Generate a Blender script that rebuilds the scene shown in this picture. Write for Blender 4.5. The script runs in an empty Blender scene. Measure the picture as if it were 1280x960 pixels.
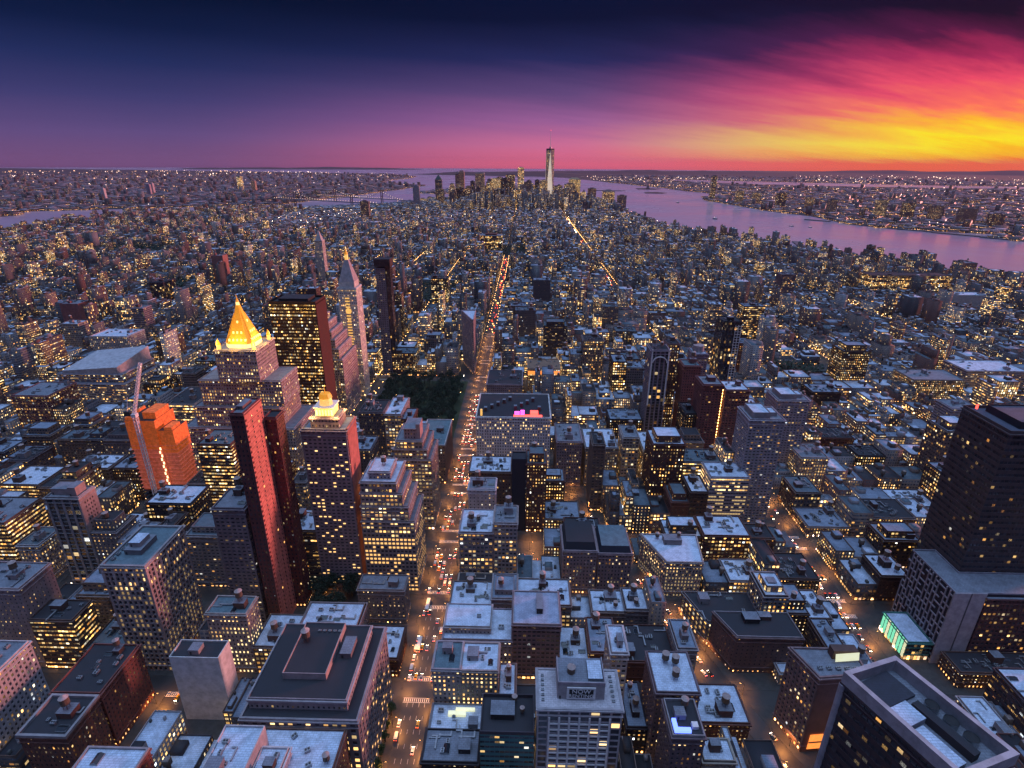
import bpy, math, random
import numpy as np
from mathutils import Vector, Matrix
R = math.radians
rnd = random.Random(7)
npr = np.random.default_rng(11)
sc = bpy.context.scene
C = sc.collection

# ------------------------------------------------------------------ camera
cam_d = bpy.data.cameras.new('camera'); cam = bpy.data.objects.new('camera', cam_d); C.objects.link(cam)
cam_d.sensor_width = 36; cam_d.lens = 36 * 700 / 1280
cam_d.clip_start = 1; cam_d.clip_end = 120000
ya = R(1.2); p = R(21.6); ro = R(.36)
cam.matrix_world = (Matrix.Translation((0, 0, 320)) @ Matrix.Rotation(ya, 4, 'Z') @ Matrix.Rotation(math.pi / 2 - p, 4, 'X')
                    @ Matrix.Rotation(ro, 4, 'Z'))
sc.camera = cam
SUNAZ = R(52)          # sunset bearing, measured from +Y (down the avenue) toward +X (the river)

# ------------------------------------------------------------------ node helper
class NT:
    def __init__(s, tree):
        s.t = tree; s.n = tree.nodes; s.l = tree.links
    def node(s, typ, **kw):
        n = s.n.new(typ)
        for k, v in kw.items(): setattr(n, k, v)
        return n
    def put(s, sock, v):
        if isinstance(v, bpy.types.NodeSocket): s.l.new(v, sock)
        elif v is not None:
            try: sock.default_value = v
            except Exception: sock.default_value = (v, v, v)
    def m(s, op, a, b=None, c=None, clamp=False):
        n = s.node('ShaderNodeMath', operation=op, use_clamp=clamp)
        s.put(n.inputs[0], a)
        if b is not None: s.put(n.inputs[1], b)
        if c is not None: s.put(n.inputs[2], c)
        return n.outputs[0]
    def vm(s, op, a, b=None):
        n = s.node('ShaderNodeVectorMath', operation=op)
        s.put(n.inputs[0], a)
        if b is not None: s.put(n.inputs[1], b)
        return n.outputs['Value'] if op in ('DOT_PRODUCT', 'LENGTH') else n.outputs[0]
    def mix(s, f, a, b, mode='MIX'):
        n = s.node('ShaderNodeMix', data_type='RGBA', blend_type=mode)
        s.put(n.inputs[0], f); s.put(n.inputs[6], a); s.put(n.inputs[7], b)
        return n.outputs[2]
    def sep(s, v):
        n = s.node('ShaderNodeSeparateXYZ'); s.put(n.inputs[0], v); return n.outputs
    def comb(s, x, y, z):
        n = s.node('ShaderNodeCombineXYZ')
        for i, v in enumerate((x, y, z)): s.put(n.inputs[i], v)
        return n.outputs[0]
    def mr(s, v, a, b, c=0., d=1., smooth=False):
        n = s.node('ShaderNodeMapRange', clamp=True, interpolation_type='SMOOTHSTEP' if smooth else 'LINEAR')
        for i, x in enumerate((v, a, b, c, d)): s.put(n.inputs[i], x)
        return n.outputs[0]
    def noise(s, v, scale=1., detail=3., rough=.5):
        n = s.node('ShaderNodeTexNoise'); s.put(n.inputs['Vector'], v)
        n.inputs['Scale'].default_value = scale; n.inputs['Detail'].default_value = detail; n.inputs['Roughness'].default_value = rough
        return n.outputs['Fac']
    def white(s, v):
        n = s.node('ShaderNodeTexWhiteNoise', noise_dimensions='3D'); s.put(n.inputs['Vector'], v)
        return n.outputs['Value'], n.outputs['Color']
    def ramp(s, f, stops):
        n = s.node('ShaderNodeValToRGB'); e = n.color_ramp.elements
        while len(e) < len(stops): e.new(.5)
        for i, (pos, col) in enumerate(stops):
            e[i].position = pos; e[i].color = (*col, 1)
        s.put(n.inputs[0], f); return n.outputs[0]
def srgb(r, g, b):
    f = lambda c: (c / 255 / 12.92) if c / 255 <= .04045 else ((c / 255 + .055) / 1.055) ** 2.4
    return (f(r), f(g), f(b))

# ------------------------------------------------------------------ world: dusk sky
W = bpy.data.worlds.new('World'); sc.world = W; W.use_nodes = True
t = NT(W.node_tree); t.n.clear()
co = t.node('ShaderNodeTexCoord').outputs['Generated']
x, y, z = t.sep(co)
elev = t.m('MULTIPLY', t.m('ARCSINE', z), 180 / math.pi)
az = t.m('MULTIPLY', t.m('ARCTAN2', x, y), 180 / math.pi)      # 0 down the avenue, + toward the river
# streaky high cloud fanning out of the sunset
px_ = t.m('DIVIDE', x, t.m('ADD', t.m('MAXIMUM', z, 0.), .10)); py_ = t.m('DIVIDE', y, t.m('ADD', t.m('MAXIMUM', z, 0.), .10))
ca, sa = math.cos(R(62)), math.sin(R(62))
along = t.m('ADD', t.m('MULTIPLY', px_, sa), t.m('MULTIPLY', py_, ca))
across = t.m('SUBTRACT', t.m('MULTIPLY', px_, ca), t.m('MULTIPLY', py_, sa))
n1 = t.noise(t.comb(t.m('MULTIPLY', along, .16), t.m('MULTIPLY', across, .8), 3.), 1., 6., .58)
n2 = t.noise(t.comb(t.m('MULTIPLY', along, .5), t.m('MULTIPLY', across, 2.6), 9.), 1., 5., .6)
n3 = t.noise(t.comb(t.m('MULTIPLY', along, 1.6), t.m('MULTIPLY', across, 5.5), 4.), 1., 6., .65)
cl = t.m('ADD', t.m('MULTIPLY', t.m('SUBTRACT', n1, .5), .9), t.m('ADD', t.m('MULTIPLY', t.m('SUBTRACT', n2, .5), .55), t.m('MULTIPLY', t.m('SUBTRACT', n3, .5), .4)))
wsun = t.mr(az, -12., 42., 0., 1., True)
amp = t.m('MULTIPLY', t.mr(wsun, 0., 1., .9, 6.0), t.mr(elev, 0., 4., .25, 1.))
e2 = t.m('ADD', elev, t.m('MULTIPLY', cl, amp))
f = t.mr(e2, 0., 16.)
def st(l): return [(e / 16., srgb(*c)) for e, c in l]
L = t.ramp(f, st([(0, (116, 80, 124)), (2, (96, 76, 128)), (4.5, (62, 60, 112)), (7.2, (32, 44, 92)), (9.6, (10, 26, 64)), (12.4, (2, 15, 44))]))
M = t.ramp(f, st([(0, (230, 102, 128)), (1.5, (206, 110, 150)), (3.5, (154, 94, 150)), (6, (96, 70, 122)), (8.6, (36, 40, 90)), (11.6, (5, 16, 50))]))
S = t.ramp(f, st([(0, (255, 104, 0)), (.5, (255, 176, 0)), (1.7, (255, 230, 30)), (2.9, (255, 178, 50)), (4.1, (255, 116, 92)), (5.6, (236, 74, 104)), (7.2, (172, 42, 90)), (8.8, (84, 22, 64)), (10.8, (24, 10, 38))]))
wa = t.mr(az, -32., 6., 0., 1., True)
wb = t.mr(az, 3., 36., 0., 1., True)
back = t.mr(az, 80., 120., 1., 0., True)
vis = t.mix(t.m('MULTIPLY', wb, back), t.mix(t.m('MULTIPLY', wa, back), L, M), S)
# upper sky (above the frame): blue brightened toward the zenith, added to light the roofs
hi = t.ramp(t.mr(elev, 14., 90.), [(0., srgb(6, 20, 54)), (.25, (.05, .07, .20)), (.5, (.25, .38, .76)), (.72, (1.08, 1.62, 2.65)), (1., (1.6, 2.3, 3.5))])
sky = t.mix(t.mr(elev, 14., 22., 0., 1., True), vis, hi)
below = t.mr(elev, -3., -.2, 0., 1.)
sky = t.mix(below, (*srgb(48, 38, 62), 1), sky)
nish = t.node('ShaderNodeTexSky', sky_type='NISHITA'); nish.sun_disc = False
nish.sun_elevation = R(1.5); nish.sun_rotation = SUNAZ; nish.altitude = 300
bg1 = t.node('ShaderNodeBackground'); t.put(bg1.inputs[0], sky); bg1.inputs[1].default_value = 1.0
bg2 = t.node('ShaderNodeBackground'); t.put(bg2.inputs[0], nish.outputs[0]); bg2.inputs[1].default_value = .001
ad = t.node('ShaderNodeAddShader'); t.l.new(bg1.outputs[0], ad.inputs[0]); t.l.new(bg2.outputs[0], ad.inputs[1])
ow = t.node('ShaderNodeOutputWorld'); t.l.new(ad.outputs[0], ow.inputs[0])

sun_d = bpy.data.lights.new('sun', 'SUN'); sun_d.energy = 4.9; sun_d.angle = R(9); sun_d.color = (1., .35, .31)
sun = bpy.data.objects.new('sun', sun_d); C.objects.link(sun)
sd = Vector((math.sin(SUNAZ + R(14)) * math.cos(R(6.5)), math.cos(SUNAZ + R(14)) * math.cos(R(6.5)), math.sin(R(6.5))))
sun.rotation_euler = sd.to_track_quat('Z', 'Y').to_euler()
sc.view_settings.view_transform = 'Standard'; sc.view_settings.look = 'None'
sc.view_settings.exposure = 0.0; sc.view_settings.gamma = 1
sc.cycles.max_bounces = 4; sc.cycles.diffuse_bounces = 2; sc.cycles.glossy_bounces = 2; sc.cycles.volume_bounces = 0
sc.cycles.transmission_bounces = 1; sc.cycles.transparent_max_bounces = 4
sc.cycles.caustics_reflective = False; sc.cycles.caustics_refractive = False
sc.cycles.sample_clamp_indirect = 3.0
sc.cycles.use_adaptive_sampling = True; sc.cycles.adaptive_threshold = .02
sc.cycles.use_denoising = True; sc.cycles.denoiser = 'OPENIMAGEDENOISE'
sc.cycles.use_light_tree = True

# ------------------------------------------------------------------ materials
def mat(name):
    m = bpy.data.materials.new(name); m.use_nodes = True
    t = NT(m.node_tree); t.n.clear()
    o = t.node('ShaderNodeOutputMaterial')
    b = t.node('ShaderNodeBsdfPrincipled'); t.l.new(b.outputs[0], o.inputs[0])
    return m, t, b
def attr(t, name):
    a = t.node('ShaderNodeAttribute', attribute_type='GEOMETRY', attribute_name=name); return a
def nosample(m):
    m.cycles.emission_sampling = 'NONE'; return m
LITK = 3.1
def make_facade():
    m, t, b = mat('facade')
    uv = t.node('ShaderNodeUVMap'); uv.uv_map = 'UVMap'
    u, v, _ = t.sep(uv.outputs[0])
    ac = attr(t, 'bcol'); ap = attr(t, 'bprm')
    pr = t.node('ShaderNodeSeparateColor'); t.l.new(ap.outputs['Color'], pr.inputs[0])
    lit, wf, hf = pr.outputs; seed = ap.outputs['Alpha']
    cu = t.m('FLOOR', u); cv = t.m('FLOOR', v); fu = t.m('FRACT', u); fv = t.m('FRACT', v)
    mx = t.m('LESS_THAN', t.m('ABSOLUTE', t.m('SUBTRACT', fu, .5)), t.m('MULTIPLY', wf, .5))
    my = t.m('LESS_THAN', t.m('ABSOLUTE', t.m('SUBTRACT', fv, .5)), t.m('MULTIPLY', hf, .5))
    mask = t.m('MULTIPLY', mx, my)
    sd_ = t.m('MULTIPLY', seed, 371.)
    r1, rc = t.white(t.comb(cu, cv, sd_))
    rrow, _ = t.white(t.comb(t.m('FLOOR', t.m('DIVIDE', t.m('ADD', cu, t.m('MULTIPLY', cv, 3.)), 5.)), cv, t.m('ADD', sd_, 7.)))
    shop = t.m('LESS_THAN', v, 1.)
    rgrp, _ = t.white(t.comb(t.m('FLOOR', t.m('DIVIDE', t.m('ADD', cu, t.m('MULTIPLY', cv, 1.7)), 2.6)), cv, t.m('ADD', sd_, 19.)))
    rfl, _ = t.white(t.comb(cv, 3.3, t.m('ADD', sd_, 31.)))
    pl = t.m('MULTIPLY', lit, t.m('ADD', .10, t.m('ADD', t.m('MULTIPLY', t.m('POWER', rgrp, 3.), 2.4), t.m('MULTIPLY', t.m('POWER', rfl, 4.), 2.2))))
    pl = t.m('MAXIMUM', pl, t.m('MULTIPLY', shop, .6))
    on = t.m('MULTIPLY', t.m('LESS_THAN', r1, pl), mask)
    r2 = t.node('ShaderNodeSeparateColor'); t.l.new(rc, r2.inputs[0])
    tint = t.ramp(r2.outputs[1], [(0., (1., .40, .08)), (.3, (1., .53, .14)), (.65, (1., .64, .24)), (.92, (1., .82, .5)), (1., (.75, .88, 1.))])
    tint = t.mix(t.m('MULTIPLY', shop, .6), tint, (1., .42, .12, 1))
    inten = t.m('MULTIPLY', t.m('ADD', .12, t.m('MULTIPLY', t.m('POWER', r2.outputs[2], 2.5), 1.7)), t.m('MULTIPLY', on, LITK))
    inten = t.m('MULTIPLY', inten, t.mr(t.m('LESS_THAN', t.m('SUBTRACT', fv, .5), t.m('MULTIPLY', hf, t.m('SUBTRACT', t.m('MULTIPLY', r2.outputs[0], 1.5), .55))), 0., 1., .32, 1.))
    # brighter lower part of the opening (ceiling lights seen through blinds)
    inten = t.m('MULTIPLY', inten, t.mr(fv, .2, .85, .75, 1.15))
    geo = t.node('ShaderNodeNewGeometry')
    ns = t.noise(geo.outputs['Position'], .12, 4., .6)
    fine = t.noise(geo.outputs['Position'], 1.3, 3., .6)
    wall = t.mix(t.mr(t.m('ADD', t.m('MULTIPLY', ns, .6), t.m('MULTIPLY', fine, .4)), .3, .7, .3, 0.), t.mix(.42, ac.outputs['Color'], (0., 0., 0., 1)), (0.02, .02, .02, 1))
    glass = t.mix(r2.outputs[0], (.012, .014, .02, 1), (.07, .075, .09, 1))
    # blinds in some unlit windows
    t.put(b.inputs['Base Color'], t.mix(mask, wall, glass))
    t.put(b.inputs['Roughness'], t.mr(mask, 0., 1., .85, .18))
    t.put(b.inputs['Emission Color'], tint); t.put(b.inputs['Emission Strength'], t.m('MULTIPLY', inten, t.m('ADD', 1., t.m('MULTIPLY', shop, 1.6))))
    b.inputs['Specular IOR Level'].default_value = .5
    return nosample(m)
def make_attr(name, rough, dirt=.45, scale=.25, spec=.3, dk=0.):
    m, t, b = mat(name)
    ac = attr(t, 'bcol'); geo = t.node('ShaderNodeNewGeometry')
    n = t.noise(geo.outputs['Position'], scale, 5., .65); n2 = t.noise(geo.outputs['Position'], scale * 9, 3., .6)
    k = t.m('MULTIPLY', t.mr(n, .38, .62, 0., 1.), dirt)
    if name == 'roofing':
        bt = t.node('ShaderNodeTexBrick'); t.put(bt.inputs['Vector'], geo.outputs['Position']); bt.inputs['Scale'].default_value = .22; bt.inputs['Mortar Size'].default_value = .016
        bt.inputs['Color1'].default_value = (0, 0, 0, 1); bt.inputs['Color2'].default_value = (.18, .18, .18, 1); bt.inputs['Mortar'].default_value = (.55, .55, .55, 1)
        k = t.m('MAXIMUM', k, bt.outputs['Color'])
    k = t.m('ADD', k, t.m('MULTIPLY', t.mr(n2, .3, .7, 0., 1.), dirt * .3))
    t.put(b.inputs['Base Color'], t.mix(k, t.mix(dk, ac.outputs['Color'], (0., 0., 0., 1)), (.03, .028, .028, 1)))
    b.inputs['Roughness'].default_value = rough; b.inputs['Specular IOR Level'].default_value = spec
    return m
FAC = make_facade()
WALL = make_attr('masonry', .85, .3, .2, dk=.38)
ROOF = make_attr('roofing', .75, .38, .22)
def plain(name, col, rough=.7, metal=0., emis=None, es=0., noise=.3, nscale=.6):
    m, t, b = mat(name)
    geo = t.node('ShaderNodeNewGeometry')
    n = t.noise(geo.outputs['Position'], nscale, 4., .6)
    d = tuple(c * (1 - noise) for c in col)
    t.put(b.inputs['Base Color'], t.mix(t.mr(n, .35, .65), (*col, 1), (*d, 1)))
    b.inputs['Roughness'].default_value = rough; b.inputs['Metallic'].default_value = metal
    if emis:
        b.inputs['Emission Color'].default_value = (*emis, 1); b.inputs['Emission Strength'].default_value = es
        nosample(m)
    return m
def pane_mat(name, lo, hi, es):
    m, t, b = mat(name)
    oi = t.node('ShaderNodeObjectInfo')
    c = t.mix(oi.outputs['Random'], (*lo, 1), (*hi, 1))
    b.inputs['Base Color'].default_value = (.05, .05, .06, 1); b.inputs['Roughness'].default_value = .15
    t.put(b.inputs['Emission Color'], c)
    t.put(b.inputs['Emission Strength'], t.m('ADD', es * .2, t.m('MULTIPLY', t.m('POWER', t.m('FRACT', t.m('MULTIPLY', oi.outputs['Random'], 17.3)), 2.), es * 1.8)))
    return nosample(m)
MW = dict(
    steel=plain('dark_steel', (.06, .06, .065), .5, .4), tankwood=plain('tank_wood', (.16, .11, .08), .9),
    tankpink=plain('tank_cone_metal', (.42, .32, .30), .7), metal=plain('galvanised_metal', (.35, .36, .38), .45, .6),
    white=plain('white_paint', (.72, .70, .70), .6, noise=.15), black=plain('black_tar', (.02, .02, .022), .8),
    pane_dark=pane_mat('pane_dark', (.02, .02, .03), (.05, .05, .07), .0),
    pane_lit=pane_mat('pane_lit', (1., .48, .12), (1., .74, .34), 1.5),
    gold=plain('glowing_gilded_tiles', (.95, .52, .05), .5, .0, (1., .30, .005), .42, .4, .9),  # tiles emit too: part of the floodlight is put into the material
    goldlit=plain('floodlit_stone', (.8, .6, .3), .6, 0, (1., .52, .10), .95, .5, .5),  # emits by itself, in place of floodlight falling on stone
    floodglass=plain('floodlit_glass', (.6, .55, .52), .3, 0, (1., .82, .62), .55, .6, .03),  # pale emission stands in for floodlights on the glass
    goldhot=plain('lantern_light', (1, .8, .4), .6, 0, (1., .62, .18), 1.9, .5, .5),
    orange=plain('glowing_orange_net', (.85, .20, .05), .7, 0, (1., .17, .02), .20, .6, .35),  # net emits faintly: its glow is painted in, no lamp behind it
    netpink=plain('glowing_pale_red_net', (.75, .22, .15), .7, 0, (1., .20, .09), .16, .6, .35),  # paler net, glow likewise built into the material
    worklight=plain('work_light', (1, .8, .6), .6, 0, (1., .62, .3), 3., .1),
    magenta=plain('magenta_light', (.6, .1, .4), .6, 0, (1., .08, .6), 3., .1),
    redlight=plain('red_light', (.6, .05, .05), .6, 0, (1., .08, .06), 3., .3),
    bluelight=plain('blue_light', (.1, .1, .6), .6, 0, (.12, .2, 1.), 3.2, .3),
    orangelit=plain('lit_billboard', (.8, .3, .1), .6, 0, (1., .28, .05), 1.3, .6, .5),
    creamlit=plain('lit_sign_panel', (.8, .8, .6), .6, 0, (.85, .85, .5), .8, .3, .2),
    head=plain('headlight_glass', (1, 1, .9), .3, 0, (1., .86, .62), 30., .0),
    tail=plain('tail_light_glass', (.8, .02, .01), .3, 0, (1., .07, .02), 6., .0),
    lamp=plain('lamp_glass', (1, .8, .5), .3, 0, (1., .50, .14), 14., .0),
    glint=plain('far_lamp', (1, .8, .5), .5, 0, (1., .55, .24), 3.6, .0),
    glintw=plain('far_white_lamp', (1, .9, .8), .5, 0, (1., .72, .50), 4.0, .0),
    taxi=plain('taxi_yellow', (.75, .38, .02), .3), carblack=plain('car_black', (.02, .02, .025), .25), carwhite=plain('car_white', (.65, .65, .66), .3),
    carsilver=plain('car_silver', (.3, .31, .33), .3, .5), glass=plain('car_glass', (.02, .025, .03), .1), tyre=plain('tyre_rubber', (.02, .02, .02), .9),
    rim=plain('wheel_rim', (.3, .3, .32), .3, .8), bark=plain('bark', (.06, .045, .035), .9), cranew=plain('crane_steel', (.85, .80, .82), .5),
    teal=plain('teal_copper', (.10, .25, .24), .5), hull=plain('boat_hull', (.12, .10, .12), .6),
    greens=plain('lit_green_glass', (.1, .3, .2), .2, 0, (.25, .9, .55), .9, .6, .35),
    statue=plain('copper_green', (.10, .2, .17), .7),
)
def leafmat(name, col):
    m, t, b = mat(name)
    geo = t.node('ShaderNodeNewGeometry'); n = t.noise(geo.outputs['Position'], 1.2, 3.)
    t.put(b.inputs['Base Color'], t.mix(n, (*[c * .5 for c in col], 1), (*[c * 1.5 for c in col], 1)))
    b.inputs['Roughness'].default_value = .8
    return m
MW['leaf'] = leafmat('leaf', (.04, .07, .025)); MW['leafd'] = leafmat('leaf_dark', (.022, .035, .02))

def road_mat():
    m, t, b = mat('asphalt')
    geo = t.node('ShaderNodeNewGeometry')
    n = t.noise(geo.outputs['Position'], .08, 5., .6); n2 = t.noise(geo.outputs['Position'], 2., 3., .6)
    k = t.m('ADD', t.m('MULTIPLY', n, .7), t.m('MULTIPLY', n2, .3))
    t.put(b.inputs['Base Color'], t.mix(t.mr(k, .3, .7), (.022, .021, .023, 1), (.05, .047, .046, 1)))
    t.put(b.inputs['Roughness'], t.mr(n2, .3, .7, .38, .6))
    return m
MROAD = road_mat()
MPAVE = plain('pavement', (.055, .052, .05), .8, nscale=.3)
MPAINT = plain('road_paint', (.75, .74, .70), .7, noise=.4, nscale=1.5)
MGROUND = plain('city_ground', (.035, .032, .035), .9, nscale=.01)
MGRASS = plain('park_lawn', (.03, .045, .02), .95, nscale=.05)
def water_mat():
    m, t, b = mat('water')
    geo = t.node('ShaderNodeNewGeometry')
    n = t.noise(t.vm('MULTIPLY', geo.outputs['Position'], (1, 1, 1)), .012, 6., .62)
    n3 = t.noise(geo.outputs['Position'], .0012, 4., .6)
    b.inputs['Base Color'].default_value = (.50, .35, .42, 1); b.inputs['IOR'].default_value = 1.5  # rosy base colour stands in for sky reflected in the water
    t.put(b.inputs['Roughness'], t.mr(n3, .35, .65, .18, .30))
    b.inputs['Specular IOR Level'].default_value = 1.
    bp = t.node('ShaderNodeBump'); bp.inputs['Strength'].default_value = .12; bp.inputs['Distance'].default_value = .8
    t.put(bp.inputs['Height'], n); t.l.new(bp.outputs[0], b.inputs['Normal'])
    return m
MWATER = water_mat()

# ------------------------------------------------------------------ mesh builder
class MB:
    def __init__(s): s.v = []; s.f = []; s.m = []; s.uv = []; s.col = []; s.prm = []; s.mats = []
    def mi(s, m):
        if m not in s.mats: s.mats.append(m)
        return s.mats.index(m)
    def poly(s, pts, m, col=(.3, .3, .3), prm=(0, 0, 0, 0), uv=None):
        k = len(s.v); s.v.extend(pts); n = len(pts); s.f.append(tuple(range(k, k + n))); s.m.append(s.mi(m))
        s.uv.extend(uv if uv else [(0.5, 99.5)] * n)
        c = (*col, 1.)
        s.col.extend([c] * n); s.prm.extend([prm] * n)
    def box(s, x0, x1, y0, y1, z0, z1, m, col=(.3, .3, .3), top=None, topcol=None, bottom=False):
        if x0 > x1: x0, x1 = x1, x0
        if y0 > y1: y0, y1 = y1, y0
        s.prism([(x0, y0), (x1, y0), (x1, y1), (x0, y1)], z0, z1, m, col, top, topcol, bottom)
    def prism(s, pts, z0, z1, m, col=(.3, .3, .3), top=None, topcol=None, bottom=False, prm=None, bay=3.4, floor=3.7, uo=0, cap=True, taper=None):
        n = len(pts)
        pt = pts if taper is None else [(taper[0] + (x - taper[0]) * taper[2], taper[1] + (y - taper[1]) * taper[2]) for x, y in pts]
        nf = max(1, round((z1 - z0) / floor)); vb = round(z0 / floor)
        u = uo
        for i in range(n):
            a, b = pts[i], pts[(i + 1) % n]; a2, b2 = pt[i], pt[(i + 1) % n]
            nb = max(1, round(math.dist(a, b) / bay))
            s.poly([(*a, z0), (*b, z0), (*b2, z1), (*a2, z1)], m, col, prm or (0, 0, 0, 0),
                   [(u, vb), (u + nb, vb), (u + nb, vb + nf), (u, vb + nf)] if prm else None)
            u += nb + 3
        if cap: s.poly([(x, y, z1) for x, y in pt], top or m, topcol or col)
        if bottom: s.poly([(x, y, z0) for x, y in reversed(pts)], m, col)
    def cyl(s, x, y, z0, z1, r0, r1, m, n=12, col=(.3, .3, .3), cap=True):
        A = [(x + r0 * math.cos(2 * math.pi * i / n), y + r0 * math.sin(2 * math.pi * i / n), z0) for i in range(n)]
        B = [(x + r1 * math.cos(2 * math.pi * i / n), y + r1 * math.sin(2 * math.pi * i / n), z1) for i in range(n)]
        for i in range(n):
            j = (i + 1) % n
            if r1 < 1e-3: s.poly([A[i], A[j], (x, y, z1)], m, col)
            else: s.poly([A[i], A[j], B[j], B[i]], m, col)
        if cap and r1 > 1e-3: s.poly(B, m, col)
    def bar(s, a, b, w, m, col=(.3, .3, .3)):
        a = Vector(a); b = Vector(b); d = (b - a).normalized()
        up = Vector((0, 0, 1)) if abs(d.z) < .9 else Vector((1, 0, 0))
        e = d.cross(up).normalized() * w / 2; g = d.cross(e).normalized() * w / 2
        q = [e + g, -e + g, -e - g, e - g]
        for i in range(4):
            j = (i + 1) % 4
            s.poly([tuple(a + q[i]), tuple(a + q[j]), tuple(b + q[j]), tuple(b + q[i])], m, col)
        s.poly([tuple(a + v) for v in q], m, col); s.poly([tuple(b + v) for v in q], m, col)
    def mesh(s, name):
        me = bpy.data.meshes.new(name)
        nv = len(s.v); nl = sum(len(f) for f in s.f); nf = len(s.f)
        me.vertices.add(nv); me.vertices.foreach_set('co', np.array(s.v, dtype=np.float32).ravel())
        me.loops.add(nl); me.loops.foreach_set('vertex_index', np.concatenate([np.array(f) for f in s.f]).astype(np.int32))
        cnt = np.array([len(f) for f in s.f]); st_ = np.concatenate([[0], np.cumsum(cnt)[:-1]])
        me.polygons.add(nf); me.polygons.foreach_set('loop_start', st_.astype(np.int32))
        me.polygons.foreach_set('material_index', np.array(s.m, dtype=np.int32))
        u = me.uv_layers.new(name='UVMap'); u.data.foreach_set('uv', np.array(s.uv, dtype=np.float32).ravel())
        for nm, arr in (('bcol', s.col), ('bprm', s.prm)):
            a = me.attributes.new(nm, 'FLOAT_COLOR', 'CORNER'); a.data.foreach_set('color', np.array(arr, dtype=np.float32).ravel())
        for m in s.mats: me.materials.append(m)
        me.update(calc_edges=True)
        return me
    def obj(s, name, parent=None, **kw):
        o = bpy.data.objects.new(name, s.mesh(name)); C.objects.link(o)
        if parent: o.parent = parent
        for k, v in kw.items(): o[k] = v
        return o
def empty(name, loc, label, cat, group=None, rz=0):
    o = bpy.data.objects.new(name, None); C.objects.link(o); o.location = loc; o.rotation_euler.z = rz
    o['label'] = label; o['category'] = cat
    if group: o['group'] = group
    return o
def copy_tree(o, parent=None):
    c = o.copy(); C.objects.link(c)
    if parent is not None: c.parent = parent
    for ch in CH.get(o.name, children_of(o)): copy_tree(ch, c)
    return c
CH = {}
def children_of(o): return list(o.children)

# ------------------------------------------------------------------ geography
def AX(Y): return -65.                      # the busy avenue
def bway(Y):
    K = [(0, 250), (120, 196), (222, 156), (286, 127), (354, 104), (800, -66), (1400, -330)]
    for (a, b), (c, d) in zip(K[:-1], K[1:]):
        if Y <= c: return b + (d - b) * (Y - a) / (c - a)
    return -330
STREETS = {s: (33.29 - s) * 80.5 for s in range(-36, 34)}
AVES = [(-2400, 9), (-2170, 9), (-1940, 9), (-1710, 10), (-1490, 10), (-1262, 10), (-1110 + 60, 13), (-881, 13), (-665, 13), (-512, 11), (-365, 15), (-220, 12),
        (-65, 15), (248, 15), (522, 15), (796, 15), (1070, 15), (1344, 15), (1640, 13)]
MAN = [(1640, 900), (1900, 300), (1980, -900), (-1400, -900), (-1400, -80), (-1560, 780), (-2110, 1430), (-2480, 2430), (-2660, 3290), (-2000, 3900), (-1130, 4450), (-800, 5000),
       (-420, 5600), (-150, 5650), (150, 5350), (480, 5000), (600, 4700), (640, 4327), (690, 3700), (762, 3016), (930, 2700), (1107, 2321), (1250, 2000), (1380, 1850), (1501, 1600)]
BKL = [(-1600, -3000), (-1700, -1200), (-2370, 140), (-2700, 900), (-3060, 1740), (-3300, 2860), (-3120, 3500), (-3300, 3800), (-3000, 3960), (-2400, 4300), (-1930, 4580), (-1750, 5820), (-1580, 7200),
       (-1450, 8470), (-2300, 9500), (-2500, 10500), (-2450, 12500), (-2600, 13800), (-3600, 15800), (-6000, 17600), (-8400, 18600), (-30000, 26000), (-34000, 0), (-20000, -6000)]
NJL = [(3300, -3000), (2900, 900), (2640, 1900), (2400, 2500), (2200, 2760), (2380, 2950), (1990, 3120), (1863, 3390), (1900, 3900), (1780, 4300), (1720, 5140), (1700, 5600), (1850, 6100), (2250, 6500), (2000, 7400), (1900, 8500),
       (1500, 10500), (1200, 12050), (900, 13600), (300, 14600), (-1200, 16500), (-2500, 17000), (-2700, 19500), (2000, 26000), (14000, 30000), (31000, 20000), (32000, 0), (20000, -6000)]
GOV = [(-1200, 6500), (-900, 6350), (-600, 6900), (-500, 7500), (-700, 7700), (-1000, 7300)]
LIB = [(1370, 6800), (1560, 6760), (1640, 6900), (1560, 7060), (1400, 7000)]
ELL = [(1480, 7850), (1700, 7800), (1820, 8000), (1660, 8160), (1500, 8100)]
BAY = [(3600, 9800), (5200, 9000), (9000, 8300), (13500, 7600), (13900, 8200), (9300, 9200), (6500, 10200), (4300, 11800), (3000, 12800), (2600, 12500)]
ROCK = [(860, 7350), (1180, 7300), (1240, 7390), (880, 7450)]
def inpoly(x, y, P):
    x = np.asarray(x, float); y = np.asarray(y, float); r = np.zeros(x.shape, bool)
    for i in range(len(P)):
        x0, y0 = P[i]; x1, y1 = P[(i + 1) % len(P)]
        if y0 == y1: continue
        c = ((y0 > y) != (y1 > y)) & (x < (x1 - x0) * (y - y0) / (y1 - y0) + x0)
        r ^= c
    return r
def sheet(name, P, z, m, thick=None):
    import bmesh
    bm = bmesh.new(); vs = [bm.verts.new((x, y, z)) for x, y in P]
    if thick:
        lo = [bm.verts.new((x, y, z - thick)) for x, y in P]
        for i in range(len(P)):
            j = (i + 1) % len(P); bm.faces.new((vs[i], vs[j], lo[j], lo[i]))
    from mathutils.geometry import tessellate_polygon
    for tri in tessellate_polygon([[Vector((x, y, 0)) for x, y in P]]):
        a_, b_, c_ = (vs[i] for i in tri)
        f_ = bm.faces.new((a_, b_, c_)); f_.normal_update()
        if f_.normal.z < 0: f_.normal_flip()
    me = bpy.data.meshes.new(name); bm.to_mesh(me); bm.free(); me.materials.append(m)
    o = bpy.data.objects.new(name, me); C.objects.link(o); o['kind'] = 'structure'; return o
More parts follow.
